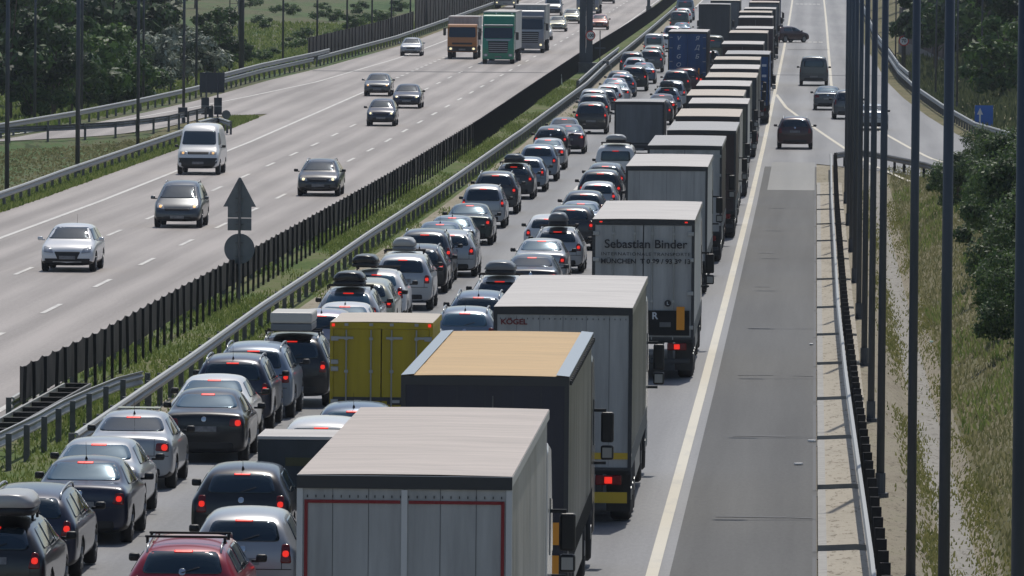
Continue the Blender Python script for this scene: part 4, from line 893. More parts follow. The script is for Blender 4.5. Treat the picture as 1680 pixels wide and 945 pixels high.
q(352, 621, 'sedan', 'white', 'off-white sedan partly hidden behind the black badge-bearing sedan', glass=GB)
q(382, 593, 'suv', 'navy', 'navy SUV with silver roof rails and a shark fin aerial', rails=True, ant=True, scale=.97)
q(416, 577, 'suv', 'lblue', 'pale silver-blue SUV with roof rails, right of the navy SUV', rails=True, Y=185.6)
q(478, 559, 'suv', 'black', 'black SUV carrying a boxy pale roof box beside the yellow truck', rails=True, box=dict(mat=BP, kind='box', w_=.98, h_=.44, bottom=BG), Y=190.6)
q(527, 516, 'hatchback', 'lilac', 'pale lilac hatchback with a bar brake light peeping over the yellow truck', ant=True)
q(566, 501, 'sedan', 'white', 'white sedan with blue tinted rear glass behind the yellow truck', ant=True, glass=GB)
q(572, 479, 'estate', 'silver', 'silver-blue estate with a big black domed roof box', box=dict(mat=BOXD['mat'], kind='pod', w_=.92, h_=.37), glass=GB)
q(598, 467, 'estate', 'champ', 'champagne estate with a dented looking side, right of the black roof box', Y=228.3)
q(618, 449, 'hatchback', 'white', 'white hatchback under a wide dark roof box, in front of the silver SUV', box=dict(mat=BOXD['mat'], kind='pod', w_=.8, dx=-.35), glass=GB)
q(661, 425, 'suv', 'silver', 'bright silver SUV with the brake bar low in its rear window', rails=False, scale=.97)
q(662, 411, 'estate', 'white', 'white estate with a rounded silver-lidded roof box', box=dict(mat=BS, kind='pod', w_=.74, h_=.37, bottom=BG), Y=249.2)
q(688, 409, 'estate', 'black', 'black estate with silver roof rails, next to the silver-lidded roof box', rails=True, ant=True, Y=255.3)
q(697, 378, 'mpv', 'grey', 'grey people carrier with dark rear glass and roof rails', rails=True, Y=262.4)
q(739, 385, 'estate', 'silver', 'silver estate with open road behind it and a dark plate', rails=True, dz=0, Y=268)
q(722, 367, 'sedan', 'blue', 'blue-grey coupe roof with an aerial, between two estates', ant=True, glass=GB)
q(742, 356, 'saloon', 'lblue', 'pale blue sedan with light rear glass left of the dark glinting car', glass=GB, ant=True)
q(771, 336, 'saloon', 'green', 'dark green-black car with a sun glint on its rear window', glass=GB)
q(793, 309, 'mpv', 'silver', 'silver people carrier with roof rails and lit right lamp, left mirror showing', rails=True, scale=.95)
q(813, 287, 'suv', 'darkgrey', 'dark grey SUV with silver rails, two ahead of the glinting dark green car', rails=True)
q(843, 273, 'estate', 'darkgrey', 'dark grey estate carrying a domed blue-grey roof box', box=dict(mat=pbr('box_bluegrey', (.05, .07, .09), .3), kind='pod', w_=.9), rails=True)
q(864, 262, 'hatchback', 'lblue', 'pale blue hatchback half hidden behind the domed roof box')
q(883, 242, 'suv', 'lblue', 'pale blue-silver SUV with a bright lit right lamp and road showing under it', scale=.97)
q(899, 229, 'sedan', 'silver', 'silver sedan roof just above the pale blue-silver SUV', glass=GB)
q(904, 211, 'estate', 'black', 'black estate with both tail lamps brightly lit', rails=False)
q(933, 206, 'sedan', 'purple', 'very dark purple sedan beside the black estate with lit lamps', glass=GB)
q(926, 195, 'sedan', 'grey', 'grey sedan with dark rear window, left of the guard rail bend')
q(970, 172, 'mpv', 'black', 'wide black people carrier with both lamps lit next to the slate box truck')
q(974, 158, 'suv', 'grey', 'grey SUV whose roof shows above the black people carrier')
q(974, 150, 'mpv', 'silver', 'silver roofed people carrier, third above the slate box truck in the left lane')
q(990, 149, 'hatchback', 'grey', 'grey hatchback with a lit lamp above the slate box truck')
q(999, 142, 'hatchback', 'white', 'small white hatchback with lit lamp above the slate box truck')
q(1012, 136, 'sedan', 'silver', 'silver sedan with grey boot right of the small white hatchback', glass=GB)
q(1009, 129, 'saloon', 'lilac', 'lilac sedan roof in the left lane next to the rail', glass=GB)
q(1021, 124, 'estate', 'blue', 'blue-grey estate with a lit lamp in the left lane')
q(1016, 119, 'hatchback', 'darkgrey', 'dark grey hatchback hugging the left edge of the left lane')
q(1040, 111, 'suv', 'black', 'black SUV with a white sparkle, left of the blue lettered trailer')
q(1056, 104, 'sedan', 'blue', 'dark blue sedan right next to the sparkling black SUV', glass=GB)
q(1042, 97, 'estate', 'silver', 'silver estate with dark glass at the left edge, level with the letter O')
q(1037, 88, 'mpv', 'darkgrey', 'dark grey people carrier left of the grey SUV with one lamp lit')
q(1068, 84, 'suv', 'grey', 'grey SUV with one bright red lamp beside the blue trailer')
q(1072, 77, 'estate', 'champ', 'champagne estate roof right above the one-lamp grey SUV')
q(1073, 62, 'van', 'silver', 'silver van with broad dark rear glass beside the blue trailer', scale=.86, name='van')
q(1087, 58, 'hatchback', 'white', 'white hatchback roof at the top left corner of the blue trailer')
q(1104, 45, 'mpv', 'lilac', 'pale lilac people carrier with a sparkle directly above the blue trailer')
q(1119, 38, 'sedan', 'blue', 'blue sedan just right of the pale lilac people carrier', glass=GB)
q(1115, 24, 'van', 'grey', 'grey box-like van near the top of the left lane', scale=.95)
q(1121, 15, 'hatchback', 'white', 'small white car above the grey box-like van')
q(1124, 3, 'van', 'lblue', 'pale blue van, topmost vehicle of the left lane', scale=1.0)
# middle lane
q(302, 899, 'estate', 'red', 'red estate with black roof bars at the bottom edge', box=dict(mat=M_POST, kind='bars'), rails=True)
q(401, 870, 'hatchback', 'silver', 'silver hatchback squeezed between the red estate and the nearest truck', Y=131)
q(398, 774, 'hatchback', 'black', 'black hatchback with chrome badge and see-through rear window, left of the nearest truck', ant=True)
q(527, 699, 'suv', 'white', 'white car with ribbed bright roof, towing the grey cargo trailer', scale=.96)
q(580, 672, 'hatchback', 'blue', 'blue-grey hatchback with a lit brake bar right behind the yellow truck', ant=True, glass=GB)
q(763, 512, 'hatchback', 'lblue', 'steel blue hatchback with a spoiler, left of the KÖGEL truck', ant=True, rails=True, glass=GB)
q(785, 486, 'estate', 'blue', 'blue-grey estate with a long lit brake bar beside the KÖGEL truck roof', rails=True, ant=True)
q(820, 460, 'estate', 'white', 'white estate with a strapped dark roof box', rails=True, box=dict(mat=BG, kind='pod', w_=.92, h_=.36))
q(873, 421, 'sedan', 'darkgrey', 'dark grey sedan behind the sun-glinting silver sedan', glass=M_GLASS)
q(889, 394, 'saloon', 'silver', 'silver sedan with a strong sun glint in the rear window in the middle lane', glass=GB)
q(915, 379, 'estate', 'silver', 'silver estate with a tall grey roof box and white bars', rails=True, box=dict(mat=BG, kind='pod', w_=.68, h_=.42))
q(899, 355, 'estate', 'white', 'white estate on the left edge of the middle lane with its lamp lit', scale=.95, Y=286)
q(937, 343, 'hatchback', 'darkgrey', 'dark grey hatchback with a red lamp left of the lettered white box truck', scale=1.05)
q(953, 333, 'sedan', 'lblue', 'pale blue sedan with a pink sticker glare ahead of the dark grey hatchback', glass=GB)
q(958, 318, 'hatchback', 'grey', 'grey hatchback roof left of the pale cream roofed truck')
q(981, 303, 'supermini', 'silver', 'small silver hatchback with tall orange-red lamps')
q(985, 284, 'suv', 'darkgrey', 'dark grey SUV with a round red lamp left of the cream roofed truck')
q(993, 272, 'estate', 'grey', 'grey estate just ahead of the round-lamp SUV')
q(1010, 247, 'small_van', 'white', 'white van with a long pale roof box and bicycles on its back', box=dict(mat=BS, kind='pod', w_=.95, h_=.34))
q(1079, 165, 'hatchback', 'darkgrey', 'dark grey hatchback right of the slate box truck with lamp lit')
q(1086, 156, 'sedan', 'darkred', 'dark maroon sedan with a lit brake bar right of the slate box truck')
q(1094, 147, 'hatchback', 'lblue', 'light blue hatchback with dark domed roof, middle lane', box=dict(mat=pbr('box_bluegrey', (.05, .07, .09), .3), kind='pod', w_=.9))
q(1102, 136, 'mpv', 'silver', 'silver grey people carrier with a boxy roof behind the blue lettered trailer')
q(1110, 118, 'suv', 'black', 'black SUV right behind the blue lettered trailer')
q(1125, 114, 'suv', 'darkred', 'dark maroon SUV edging right of the black SUV behind the blue trailer')
q(1163, 70, 'mpv', 'black', 'black people carrier right of the blue trailer top', Y=602)
q(1169, 55, 'van', 'olive', 'olive green van between the blue trailer and the truck queue', Y=632)
q(1157, 40, 'suv', 'black', 'black SUV with a domed box just above the blue trailer', box=dict(mat=BOXD['mat'], kind='pod', w_=.9, h_=.5), Y=660)
# hard shoulder and slip road
def onroad(px, py, kind, col, label, yaw=0, grp='s', front=False, left=False, **kw):
    """px,py is the point on the road under the middle of the end facing us"""
    k = KIND[kind]; s = kw.get('scale', 1.0); X, Y = G(px, py, 0, left)
    a = math.atan(slope(Y)); L0 = (abs(k['rear']) if not front else k['front'])*s-.25
    oy = Y+L0*math.cos(a+yaw); ox = X+L0*math.sin(a-yaw)
    rz = -a+yaw+(math.pi if front else 0)
    return car(kind, col, ox, oy, (zl if left else zr)(oy), rz, label, grp, front=front, **kw)
onroad(1304, 245, 'suv', 'darkred', 'dark maroon SUV with roof rails driving on the hard shoulder', rails=True, lit=False)
onroad(1335, 141, 'small_van', 'grey', 'blue-grey van seen from behind on the slip lane', lit=False, scale=1.06)
onroad(1358, 181, 'sedan', 'grey', 'blue-grey sedan on the slip lane left of the tall poles', lit=False, glass=GB)
onroad(1432, 214, 'sedan', 'silver', 'silver sedan seen between the tall poles on the slip road', lit=False, yaw=.03)
onroad(1392, 196, 'mpv', 'grey', 'grey people carrier hidden behind the tall poles on the slip road', lit=False, yaw=.02)
X, Y = G(1293, 70, 0); car('hatchback', 'darkred', X, Y+1.2, zr(Y), -.75, 'dark red car turned sideways, pulling out of the truck lane', 's', lit=False)
# oncoming traffic
HO = M_HLIT
def o(px, py, kind, col, label, **kw): return onroad(px, py, kind, col, label, front=True, left=True, grp='o', **{'glass': GB, **kw})
M_HOFF = pbr('headlight_unlit', (.5, .52, .55), .15, .3); M_HAMB = pbr('headlight_amber', (1, .55, .2), .3, emit=.7)
o(111, 446, 'hatchback', 'pearl', 'silver hatchback nearest the camera on the far carriageway', hl=M_HOFF, ant=True, scale=1.02)
o(291, 374, 'mpv', 'grey', 'grey people carrier with a pale bonnet and amber headlights', hl=M_HAMB, glass=GB, rails=True)
o(325, 287, 'van', 'white', 'tall white van on the lane nearest the left slip road', hl=M_HAMB)
o(522, 322, 'estate', 'darkgrey', 'dark grey estate with yellow headlights alone in the middle of the far carriageway', rails=True, scale=1.03)
o(619, 158, 'sedan', 'grey', 'old square grey sedan with orange headlights, left one of a group of three', hl=M_HAMB)
o(667, 178, 'sedan', 'navy', 'dark blue sedan with a sun glare, right one of a group of three')
o(625, 207, 'supermini', 'navy', 'small dark blue hatchback with a sun glare, nearest of a group of three')
o(674, 92, 'sedan', 'silver', 'silver sedan close to the far guard rail, ahead of the orange truck', hl=M_HOFF)
o(889, 66, 'hatchback', 'white', 'white car half hidden behind the white oncoming truck', hl=M_HOFF)
o(914, 52, 'sedan', 'champ', 'champagne sedan right of the oncoming trucks')
o(907, 26, 'van', 'silver', 'silver van coming down behind the champagne sedan', scale=.95)
o(937, 39, 'estate', 'champ', 'pale gold car left of the gantry mast')
o(983, 49, 'hatchback', 'coral', 'coral coloured car right of the gantry mast', hl=M_HOFF)
o(995, 6, 'hatchback', 'black', 'black car with yellow headlights at the top edge of the far carriageway', scale=1.05)
# oncoming trucks
def front_truck(label, px, py, cabc, boxm, H, cabH, W=2.5, L=8, style='modern', header=None, lamp=None, name='oncoming_truck'):
    X, Y = G(px, py, 0, True); a = math.atan(slope(Y)); root = empty(name, (X, Y, zl(Y)), -a+math.pi); tag(root, label, 'truck', 'trucks driving on the far carriageway')
    hw = W/2
    # origin at the front bumper, local -Y is behind the cab
    if style == 'modern': prof = [(0, .35), (.02, 1.2), (-.12, 2.0), (-.42, 2.85), (-.75, cabH-.1), (-.95, cabH), (-2.1, cabH), (-2.1, .9), (-.6, .9), (-.6, .35)]
    else: prof = [(0, .55), (.02, 1.3), (-.04, 1.75), (-.3, 2.55), (-.45, cabH-.05), (-.6, cabH), (-1.8, cabH), (-1.8, .9), (-.6, .9), (-.6, .55)]
    cb = MB().prism(prof, 'x', -hw+.04, hw-.04)
    body = cb.build('cab', P[cabc], root); bv = body.modifiers.new('b', 'BEVEL'); bv.width = .07; bv.segments = 3; bv.limit_method = 'ANGLE'
    bpy.context.view_layer.update(); me = bpy.data.meshes.new_from_object(body.evaluated_get(bpy.context.evaluated_depsgraph_get())); body.modifiers.clear(); body.data = me
    bm = bmesh.new(); bm.from_mesh(me); bvh = BVHTree.FromBMesh(bm); bm.free()
    def pt(nm, poly, mat, off=.015, par=None, r=.05): return patch(MB(), bvh, rpoly(poly, r), 'f', off).build(nm, mat, par or body)
    zt = 2.78 if style == 'modern' else 2.5; zb_ = 1.95 if style == 'modern' else 1.72
    pt('windscreen', mir([(hw-.14, zb_), (hw-.18, zt)]), M_GLASS, r=.12)
    for x in (-.5, .15): MB().box(x, x+.5, -.10 if style == 'modern' else -.03, -.06 if style == 'modern' else .0, zb_+.02, zb_+.05).build('wiper', M_BLACK, body)
    if style == 'modern':
        gp = pt('grille', mir([(.72, .85), (.78, 1.75)]), M_BLACK, .02)
        for i in range(5): MB().box(-.72, .72, .02, .06, .92+i*.16, .98+i*.16, b=.01).build('grille_bar', M_ALU, gp)
        pt('front_panel', mir([(.9, 1.78), (.95, 1.9)]), P['silver'], .02)
        if deflect := (cabH > 3.2): 
            MB().box(-hw+.12, hw-.12, -.5, -.28, 2.88, 3.02, b=.03).build('sun_visor', P[cabc] if cabc != 'tgreen' else M_ALU, body)
    else:
        pt('grille', mir([(.8, 1.15), (.8, 1.3)]), M_BLACK, .015)
    pt('bumper', mir([(hw-.08, .4 if style == 'modern' else .6), (hw-.08, .82 if style == 'modern' else 1.0)]), P[cabc] if style == 'modern' else M_BLACK, .03)
    pt('number_plate', mir([(.26, .5 if style == 'modern' else .7), (.26, .61 if style == 'modern' else .82)]), M_PLATE, .05, r=.01)
    for s in (-1, 1):
        hz = .68 if style == 'modern' else .82
        h_ = pt('headlight', [(s*(hw-.3)-.16, hz-.1), (s*(hw-.3)+.16, hz-.1), (s*(hw-.3)+.16, hz+.1), (s*(hw-.3)-.16, hz+.1)], M_HEAD, .045)
        pt('headlight_lamp', [(s*(hw-.3)-.09, hz-.08), (s*(hw-.3)+.09, hz-.08), (s*(hw-.3)+.09, hz+.08), (s*(hw-.3)-.09, hz+.08)], lamp or M_HLIT, .06, h_, .08)
        MB().box(s*(hw+.2)-.11, s*(hw+.2)+.11, -.35, -.22, 1.85, 2.45, b=.03).box(min(s*(hw-.05), s*(hw+.2)), max(s*(hw-.05), s*(hw+.2)), -.31, -.27, 2.42, 2.46).build('wing_mirror', M_BLACK, body)
        MB().prism([(-1.3, 1.9), (-.35, 1.9), (-.62, 2.6), (-1.3, 2.6)], 'x', hw-.05 if s > 0 else -hw+.03, hw-.03 if s > 0 else -hw+.05).build('side_window', M_GLASS, body)
        twheel(root, s*(hw-.2), -1.2, .5, .34)
        for yy in ((-L-.6, -L-1.8) if L > 9 else (-L*.8-2,)): twheel(root, s*(hw-.22), yy, .5, .4)
    y0 = -2.35; 
    bx = MB().box(-hw, hw, y0-L, y0, 1.05, H-.1, b=.03).build('cargo_box', boxm, root); MB().box(-hw-.01, hw+.01, y0-L-.01, y0+.01, H-.1, H, b=.02).build('box_roof', R_WHITE, bx)
    if header: MB().box(-hw+.02, hw-.02, y0+.001, y0+.03, 2.3, H-.12).build('box_front', header, bx)
    MB().box(-.5, .5, y0-L, -.6, .7, 1.04).build('chassis', M_FRAME, root)
    return root, body, bvh
front_truck('orange cabbed old truck with a pale box, left of the green truck', 758, 97, 'orange', T_GREYW, 3.35, 2.75, W=2.4, L=6, style='old')
r, b, bv = front_truck('green truck with a silver grille and white marker lamps on the far carriageway', 817, 105, 'tgreen', T_WHITE, 4.0, 3.75, W=2.5, L=13, header=P['tgreen'], lamp=M_WHITE)
for x, z in ((-.95, 3.85), (.25, 3.85)): MB().tube((x, -2.3, z), (x, -2.22, z), .07, n=12).build('marker_lamp', M_WHITE, r)
MB().tube((.6, -.8, 3.35), (.6, -.74, 3.35), .16, n=20).build('roof_badge', M_ALU, b)
front_truck('white truck with one yellow headlight behind the green truck', 868, 87, 'tgrey', T_GREYW, 3.95, 3.5, W=2.5, L=11)
front_truck('pale coach-like truck with a wide windscreen at the top, above the green truck', 829, 14, 'silver', T_GREYW, 3.6, 3.4, L=8)
front_truck('grey truck mostly hidden behind the gantry mast', 964, 24, 'tgrey', T_GREY, 3.9, 3.4, L=10)
# ------------------------------------------------------------------ poles, masts and signs
def pole(X, Y, z, label, H=12.5, r=.08, group='tall dark poles beside the shoulder', arm=1, name='lamp_post'):
    root = empty(name, (X, Y, z)); tag(root, label, 'lamp post', group)
    MB().tube((0, 0, -.3), (0, 0, H), r, r*.75, n=12).build('pole', M_POLE, root, smooth=True)
    MB().tube((0, 0, -.05), (0, 0, .06), r*2.0, n=8).tube((0, 0, .05), (0, 0, .45), r*1.25, n=10).build('base_flange', M_POLE, root)
    if arm: 
        a = MB().tube((0, 0, H-.1), (arm*1.6, 0, H+.35), .04, n=8).build('lamp_arm', M_POLE, root)
        MB().box(min(arm*1.5, arm*2.1), max(arm*1.5, arm*2.1), -.14, .14, H+.28, H+.42, b=.03).build('lamp_head', M_POLE, a)
names_r = ['widest foreground pole at the right edge of the picture', 'second widest pole from the right edge, reaching the bottom of the frame', 'third pole from the right edge, reaching the bottom of the frame',
 'pole whose foot stands lowest in the frame, fourth from the right edge', 'fifth pole from the right edge, foot beside the guard rail', 'sixth pole from the right edge, foot half way down the verge', 'seventh pole from the right edge, foot higher up the verge',
 'eighth pole from the right edge in the dense row', 'ninth pole from the right edge in the dense row', 'tenth pole from the right edge in the dense row', 'leftmost pole of the dense right hand row']
pr = [(4.96, 80), (5.66, 107), (6.50, 133)]+[(cc(Y)+4.02, Y) for Y in (160.1, 187.2, 213.3, 240.7, 267, 293, 320, 346)]
for (x, y), lb in zip(pr, names_r): pole(x, y, ground_h(x-cc(y), y)+.02, lb, r=.082, arm=-1)
for px, py, lb, r_ in ((11, 331, 'leftmost pole on the left grass island', .1), (127, 296, 'second pole on the left grass island, left of the tall white van', .11), (226, 250, 'third pole on the left grass island', .09), (301, 207, 'pole left of the big dark sign board carrying a small box', .09)):
    X, Y = G(px, py, -.2, True); pole(X, Y, zl(Y)-.2, lb, r=r_, group='poles on the left grass island')
for i, (px, py) in enumerate(((57, 192), (134, 180), (235, 158), (322, 135), (464, 103), (520, 97), (569, 85), (610, 75), (642, 65), (673, 52), (699, 46))):
    X, Y = G(px, py, 0, True)
    lb = ['pole before the dark trees at far left', 'pole just right of and behind the second island pole', 'pole in front of the silvery bushes', 'pole behind the big dark sign board', 'pole at the left end of the black noise screen', 'first pole standing over the black noise screen', 'second pole along the black noise screen', 'third pole along the black noise screen', 'fourth pole along the black noise screen', 'fifth pole along the black noise screen', 'sixth pole along the black noise screen'][i]
    pole(X, Y, ground_h(X-cc(Y), Y), lb, r=.085, group='poles behind the far guard rail')
X, Y = G(396, 117, 0, True); pole(X, Y, ground_h(X-cc(Y), Y), 'thick steel mast behind the outer guard rail', r=.21, H=16, group='steel masts', name='steel_mast', arm=0)
for px, py, lb, r_ in ((1535, 157, 'thin pole left of the blue arrow sign on the right bank', .07), (1570, 175, 'second thin pole on the right bank', .07), (1610, 172, 'thin pole directly above the blue arrow sign', .07), (1469, 110, 'thin pole beside the round sign mast', .06)):
    X, Y = G(px, py, .2); pole(X, Y, ground_h(X-cc(Y), Y), lb, r=r_, group='thin poles on the right bank')
# lattice pylons far left
for px, lb in ((26, 'dark lattice pylon among the trees at the far left'), (384, 'slim lattice pylon behind the thick steel mast')):
    X, Y = G(px, 60, 0, True); z = ground_h(X-cc(Y), Y); root = empty('lattice_pylon', (X, Y, z)); tag(root, lb, 'pylon')
    w2 = .42; lg = MB(); br = MB()
    for sx in (-1, 1):
        for sy in (-1, 1): MB().tube((sx*w2, sy*w2, 0), (sx*w2*.8, sy*w2*.8, 14), .05, n=4).build('leg', M_POLE, root)
    for i in range(14):
        z0_, s = i*1.0, (1 if i % 2 else -1)
        for sy in (-1, 1): br.tube((-s*w2, sy*w2, z0_), (s*w2, sy*w2, z0_+1), .02, n=4).tube((-w2, sy*w2, z0_), (w2, sy*w2, z0_), .02, n=4)
    br.build('bracing', M_POLE, root)
# gantry mast in the median
def mast(px, py, W, H, lb, two=True):
    X, Y = G(px, py, 0); root = empty('gantry_mast', (X, Y, zr(Y)-.2)); tag(root, lb, 'mast')
    for s in ((-1, 1) if two else (0,)): MB().box(s*W/4-W/4+.01 if two else -W/2, s*W/4+W/4-.01 if two else W/2, -.25, .25, 0, H, b=.03).build('column', M_POLE, root)
    MB().box(-W*.8, W*.9, -.45, .45, -.2, .9, b=.05).build('foot', M_GALVD, root)
    return root, X, Y
gm, X, Y = mast(961, 118, .98, 12, 'thick twin column gantry mast in the median carrying a round 100 sign')
for i in range(3): MB().box(-.05, .0, -.27, -.255, [1.6, 2.9, 3.6][i], [2.0, 3.3, 4.3][i]).build('cable_clip', M_ALU, gm)
mast(1064, 20, .34, 12, 'slim gantry mast further up the median', two=False)
def disc(X, Y, z, r, ry, lb, txt=None, front=True, name='road_sign', parent=None, back=False, yaw=0):
    root = empty(name, (X, Y, z), yaw); tag(root, lb, 'road sign')
    if back: MB().tube((0, 0, 0), (0, .03, 0), r, n=32).build('sign_plate', M_SIGNB if back == 1 else M_SIGNBD, root)
    else:
        MB().tube((0, 0, 0), (0, .03, 0), r, n=32).build('sign_rim', M_RED, root); f = MB().tube((0, -.004, 0), (0, 0.001, 0), r*.78, n=32).build('sign_face', M_WHITE, root)
        text(txt, r*.95, 0, -.012, 0, M_LETD, f, name='numerals', bold=.008)
    return root
s_ = F/Y
r = disc(X+.32, Y-.62, zr(Y)+(118-57)/s_-.05, .36, 0, 'round speed sign reading 100 on the thick gantry mast', '100')
MB().box(-.05, .05, .03, .4, -.05, .05).build('bracket', M_POLE, r)
X, Y = G(1482, 122, 0); z = ground_h(X-cc(Y), Y); pole(X, Y, z, 'thick mast on the right holding a round 70 sign', r=.17, H=14, group='steel masts', name='steel_mast', arm=0)
r = disc(X, Y-.32, zr(Y)+(122-67)*Y/F, .38, 0, 'round speed sign reading 70 behind the dense poles on the right', '70'); MB().box(-.05, .05, .03, .2, -.05, .05).build('bracket', M_POLE, r)
# backs of the signs in the near median
X, Y = G(392, 494, 0); s_ = Y/F; zb = zr(Y)
root = empty('sign_post', (X, Y, zb-.15)); tag(root, 'median sign post with the grey backs of a triangle, two plates and a disc', 'road sign')
MB().tube((0, 0, -.1), (0, 0, (494-296)*s_+.15), .042, n=10).build('post', M_GALVD, root)
zz = lambda y: (494-y)*s_+.15
tr = MB(); a = 27*s_
tr.prism([(-a, zz(339)), (a, zz(339)), (.03, zz(291)), (-.03, zz(291))], 'y', .05, .07).build('triangle_plate', M_SIGNB, root)
for y0, y1 in ((339, 357), (358, 378)): MB().box(-19.5*s_, 19.5*s_, .05, .07, zz(y1), zz(y0)).build('rectangular_plate', M_SIGNB, root)
MB().tube((0, .05, zz(408)), (0, .07, zz(408)), 25*s_, n=36).build('round_plate', M_SIGNB, root)
for y in (325, 348, 368, 398, 420): MB().box(-.12, .12, -.01, .05, zz(y)-.02, zz(y)+.02).build('clamp', M_GALVD, root)
# sign board at the left exit
X, Y = G(348, 197, 0, True); s_ = Y/F; zb = zl(Y); zz = lambda y: (197-y)*s_
root = empty('sign_board', (X, Y, zb)); tag(root, 'big dark sign board seen from behind on two posts with lower plates', 'road sign')
bd = MB().box(-21*s_, 20*s_, .05, .09, zz(152), zz(119)).build('board', M_SIGNBD, root)
for y in (123, 147): MB().box(-20*s_, 19*s_, .02, .05, zz(y)-.03, zz(y)+.03).build('stiffener', M_SIGNBD, bd)
for x in (-10, 9): MB().tube((x*s_, 0, -.5), (x*s_, 0, zz(121)), .05, n=8).build('post', M_POLE, root)
for x, y0, y1, w_ in ((-11.5, 160, 188, 13), (9.5, 160, 188, 13)): MB().box((x-w_/2)*s_, (x+w_/2)*s_, -.08, -.05, zz(y1), zz(y0)).build('lower_plate', M_SIGNBD, root); MB().box((x-w_/2)*s_, (x+w_/2)*s_, -.1, -.08, zz(174)-.02, zz(174)+.02).build('clamp_bar', M_ALU, root)
MB().box(-6*s_, 0, -.05, -.02, zz(193), zz(178)).build('small_plate', M_SIGNBD, root)
X, Y = G(371, 201, 0, True); r = disc(X, Y, zl(Y)+(201-188)*Y/F, 7.3*Y/F, 0, 'small round sign back at the tip of the left grass island', back=1); MB().tube((0, .05, -.6), (0, .05, .2), .03, n=8).build('post', M_GALVD, r)
X, Y = G(300, 205, 0, True); r = empty('control_box', (X, Y-.2, zl(Y)+(205-184)*Y/F)); tag(r, 'small dark box fixed on the pole left of the big sign board', 'box'); MB().box(-.26, .26, -.1, .05, -.28, .28, b=.02).build('housing', M_SIGNBD, r); MB().box(-.2, .2, -.115, -.1, -.2, .2).build('lid', M_SIGNBD, r)
# blue sign with a white arrow
X, Y = G(1614, 214, 0); s_ = Y/F; z = zr(Y); root = empty('road_sign', (X, Y, z)); tag(root, 'blue rectangular sign with a white upward arrow above the bushes on the right', 'road sign')
zz = lambda y: (214-y)*s_
bp = MB().box(-15*s_, 15*s_, 0, .04, zz(206), zz(173)).build('sign_plate', M_BLUE, root)
MB().prism([(-8*s_, zz(204)), (-5*s_, zz(204)), (-5*s_, zz(188)), (-1.5*s_, zz(188)), (-6.5*s_, zz(177)), (-11.5*s_, zz(188)), (-8*s_, zz(188))], 'y', -.008, -.001).build('arrow', M_WHITE, bp)
for x in (-9, 9): MB().tube((x*s_, .07, -1), (x*s_, .07, zz(176)), .035, n=8).build('post', M_POLE, root)
# marker posts and bits in the median
for px, py, lb in ((922, 143, 'leaning white marker post in the grass below the gantry mast'), (1043, 54, 'leaning white marker post far up the median')):
    X, Y = G(px, py, -.2); r = empty('marker_post', (X, Y, zr(Y)-.3), 0); r.rotation_euler = (0, -.10, 0); tag(r, lb, 'marker post'); MB().box(-.06, .06, -.03, .03, 0, 1.0, b=.015).build('post', M_WHITE, r); MB().box(-.045, .045, -.036, -.031, .72, .88).build('reflector', M_GALVD, r)
X, Y = G(984, 112, -.2); s_ = Y/F; r = empty('small_signpost', (X, Y, zr(Y)-.2)); tag(r, 'thin signpost with a crossbar in front of the coral car', 'sign post'); MB().tube((0, 0, 0), (0, 0, 62*s_), .04, n=6).build('post', M_POLE, r); MB().box(-9*s_, 9*s_, -.05, -.02, 32*s_, 34.5*s_).build('crossbar', M_POLE, r)
X, Y = G(992, 121, 0); r = empty('equipment_frame', (X, Y, zr(Y)-.2)); tag(r, 'low metal frame at the foot of the gantry mast', 'frame'); MB().box(-.5, .5, -.03, .03, .8, .86).box(-.5, -.44, -.03, .03, 0, .8).box(.44, .5, -.03, .03, 0, .8).build('frame', M_GALV, r); MB().box(-.15, .3, -.1, .1, .86, 1.15, b=.02).build('box', M_GALVD, r)
# brown noise wall at upper right
root = empty('noise_wall', (cc(640)+12, 640, 0)); tag(root, 'rusty brown noise wall on a pale concrete footing behind the pole row', 'wall'); base = root.location.copy()
M_BROWN = pbr('rusty_panel', (.055, .028, .022), .8, noise=1.5, col2=(.035, .02, .017)); M_CBASE = pbr('concrete_footing', (.13, .13, .125), .9, noise=2, col2=(.17, .17, .16))
for i in range(10):
    y0, y1 = 596+i*9, 605+i*9; o0, o1 = interp(y0, [596, 640, 690], [12.4, 11.2, 9.6]), interp(y1, [596, 640, 690], [12.4, 11.2, 9.6])
    for nm, za, zb_, mt, t in (('wall_panel', 1.2, 3.9, M_BROWN, .08), ('footing', -.3, 1.2, M_CBASE, .14)):
        vs = []
        for (o_, y) in ((o0, y0), (o1, y1)):
            for dx in (-t, t):
                for z in (za, zb_): vs.append((cc(y)+o_+dx-base.x, y-base.y, zr(y)+z))
        MB().add(vs, [(0, 1, 3, 2), (4, 6, 7, 5), (0, 4, 5, 1), (2, 3, 7, 6), (1, 5, 7, 3), (0, 2, 6, 4)]).build(nm, mt, root)
    MB().box(cc(y0)+o0-.12-base.x, cc(y0)+o0+.12-base.x, y0-.1-base.y, y0+.1-base.y, zr(y0)-.3, zr(y0)+4.0).build('post', M_POST, root)
for px, py, n_ in ((1600, 624, 1), (1580, 744, 2), (1577, 669, 3), (1372, 708, 0)): pass
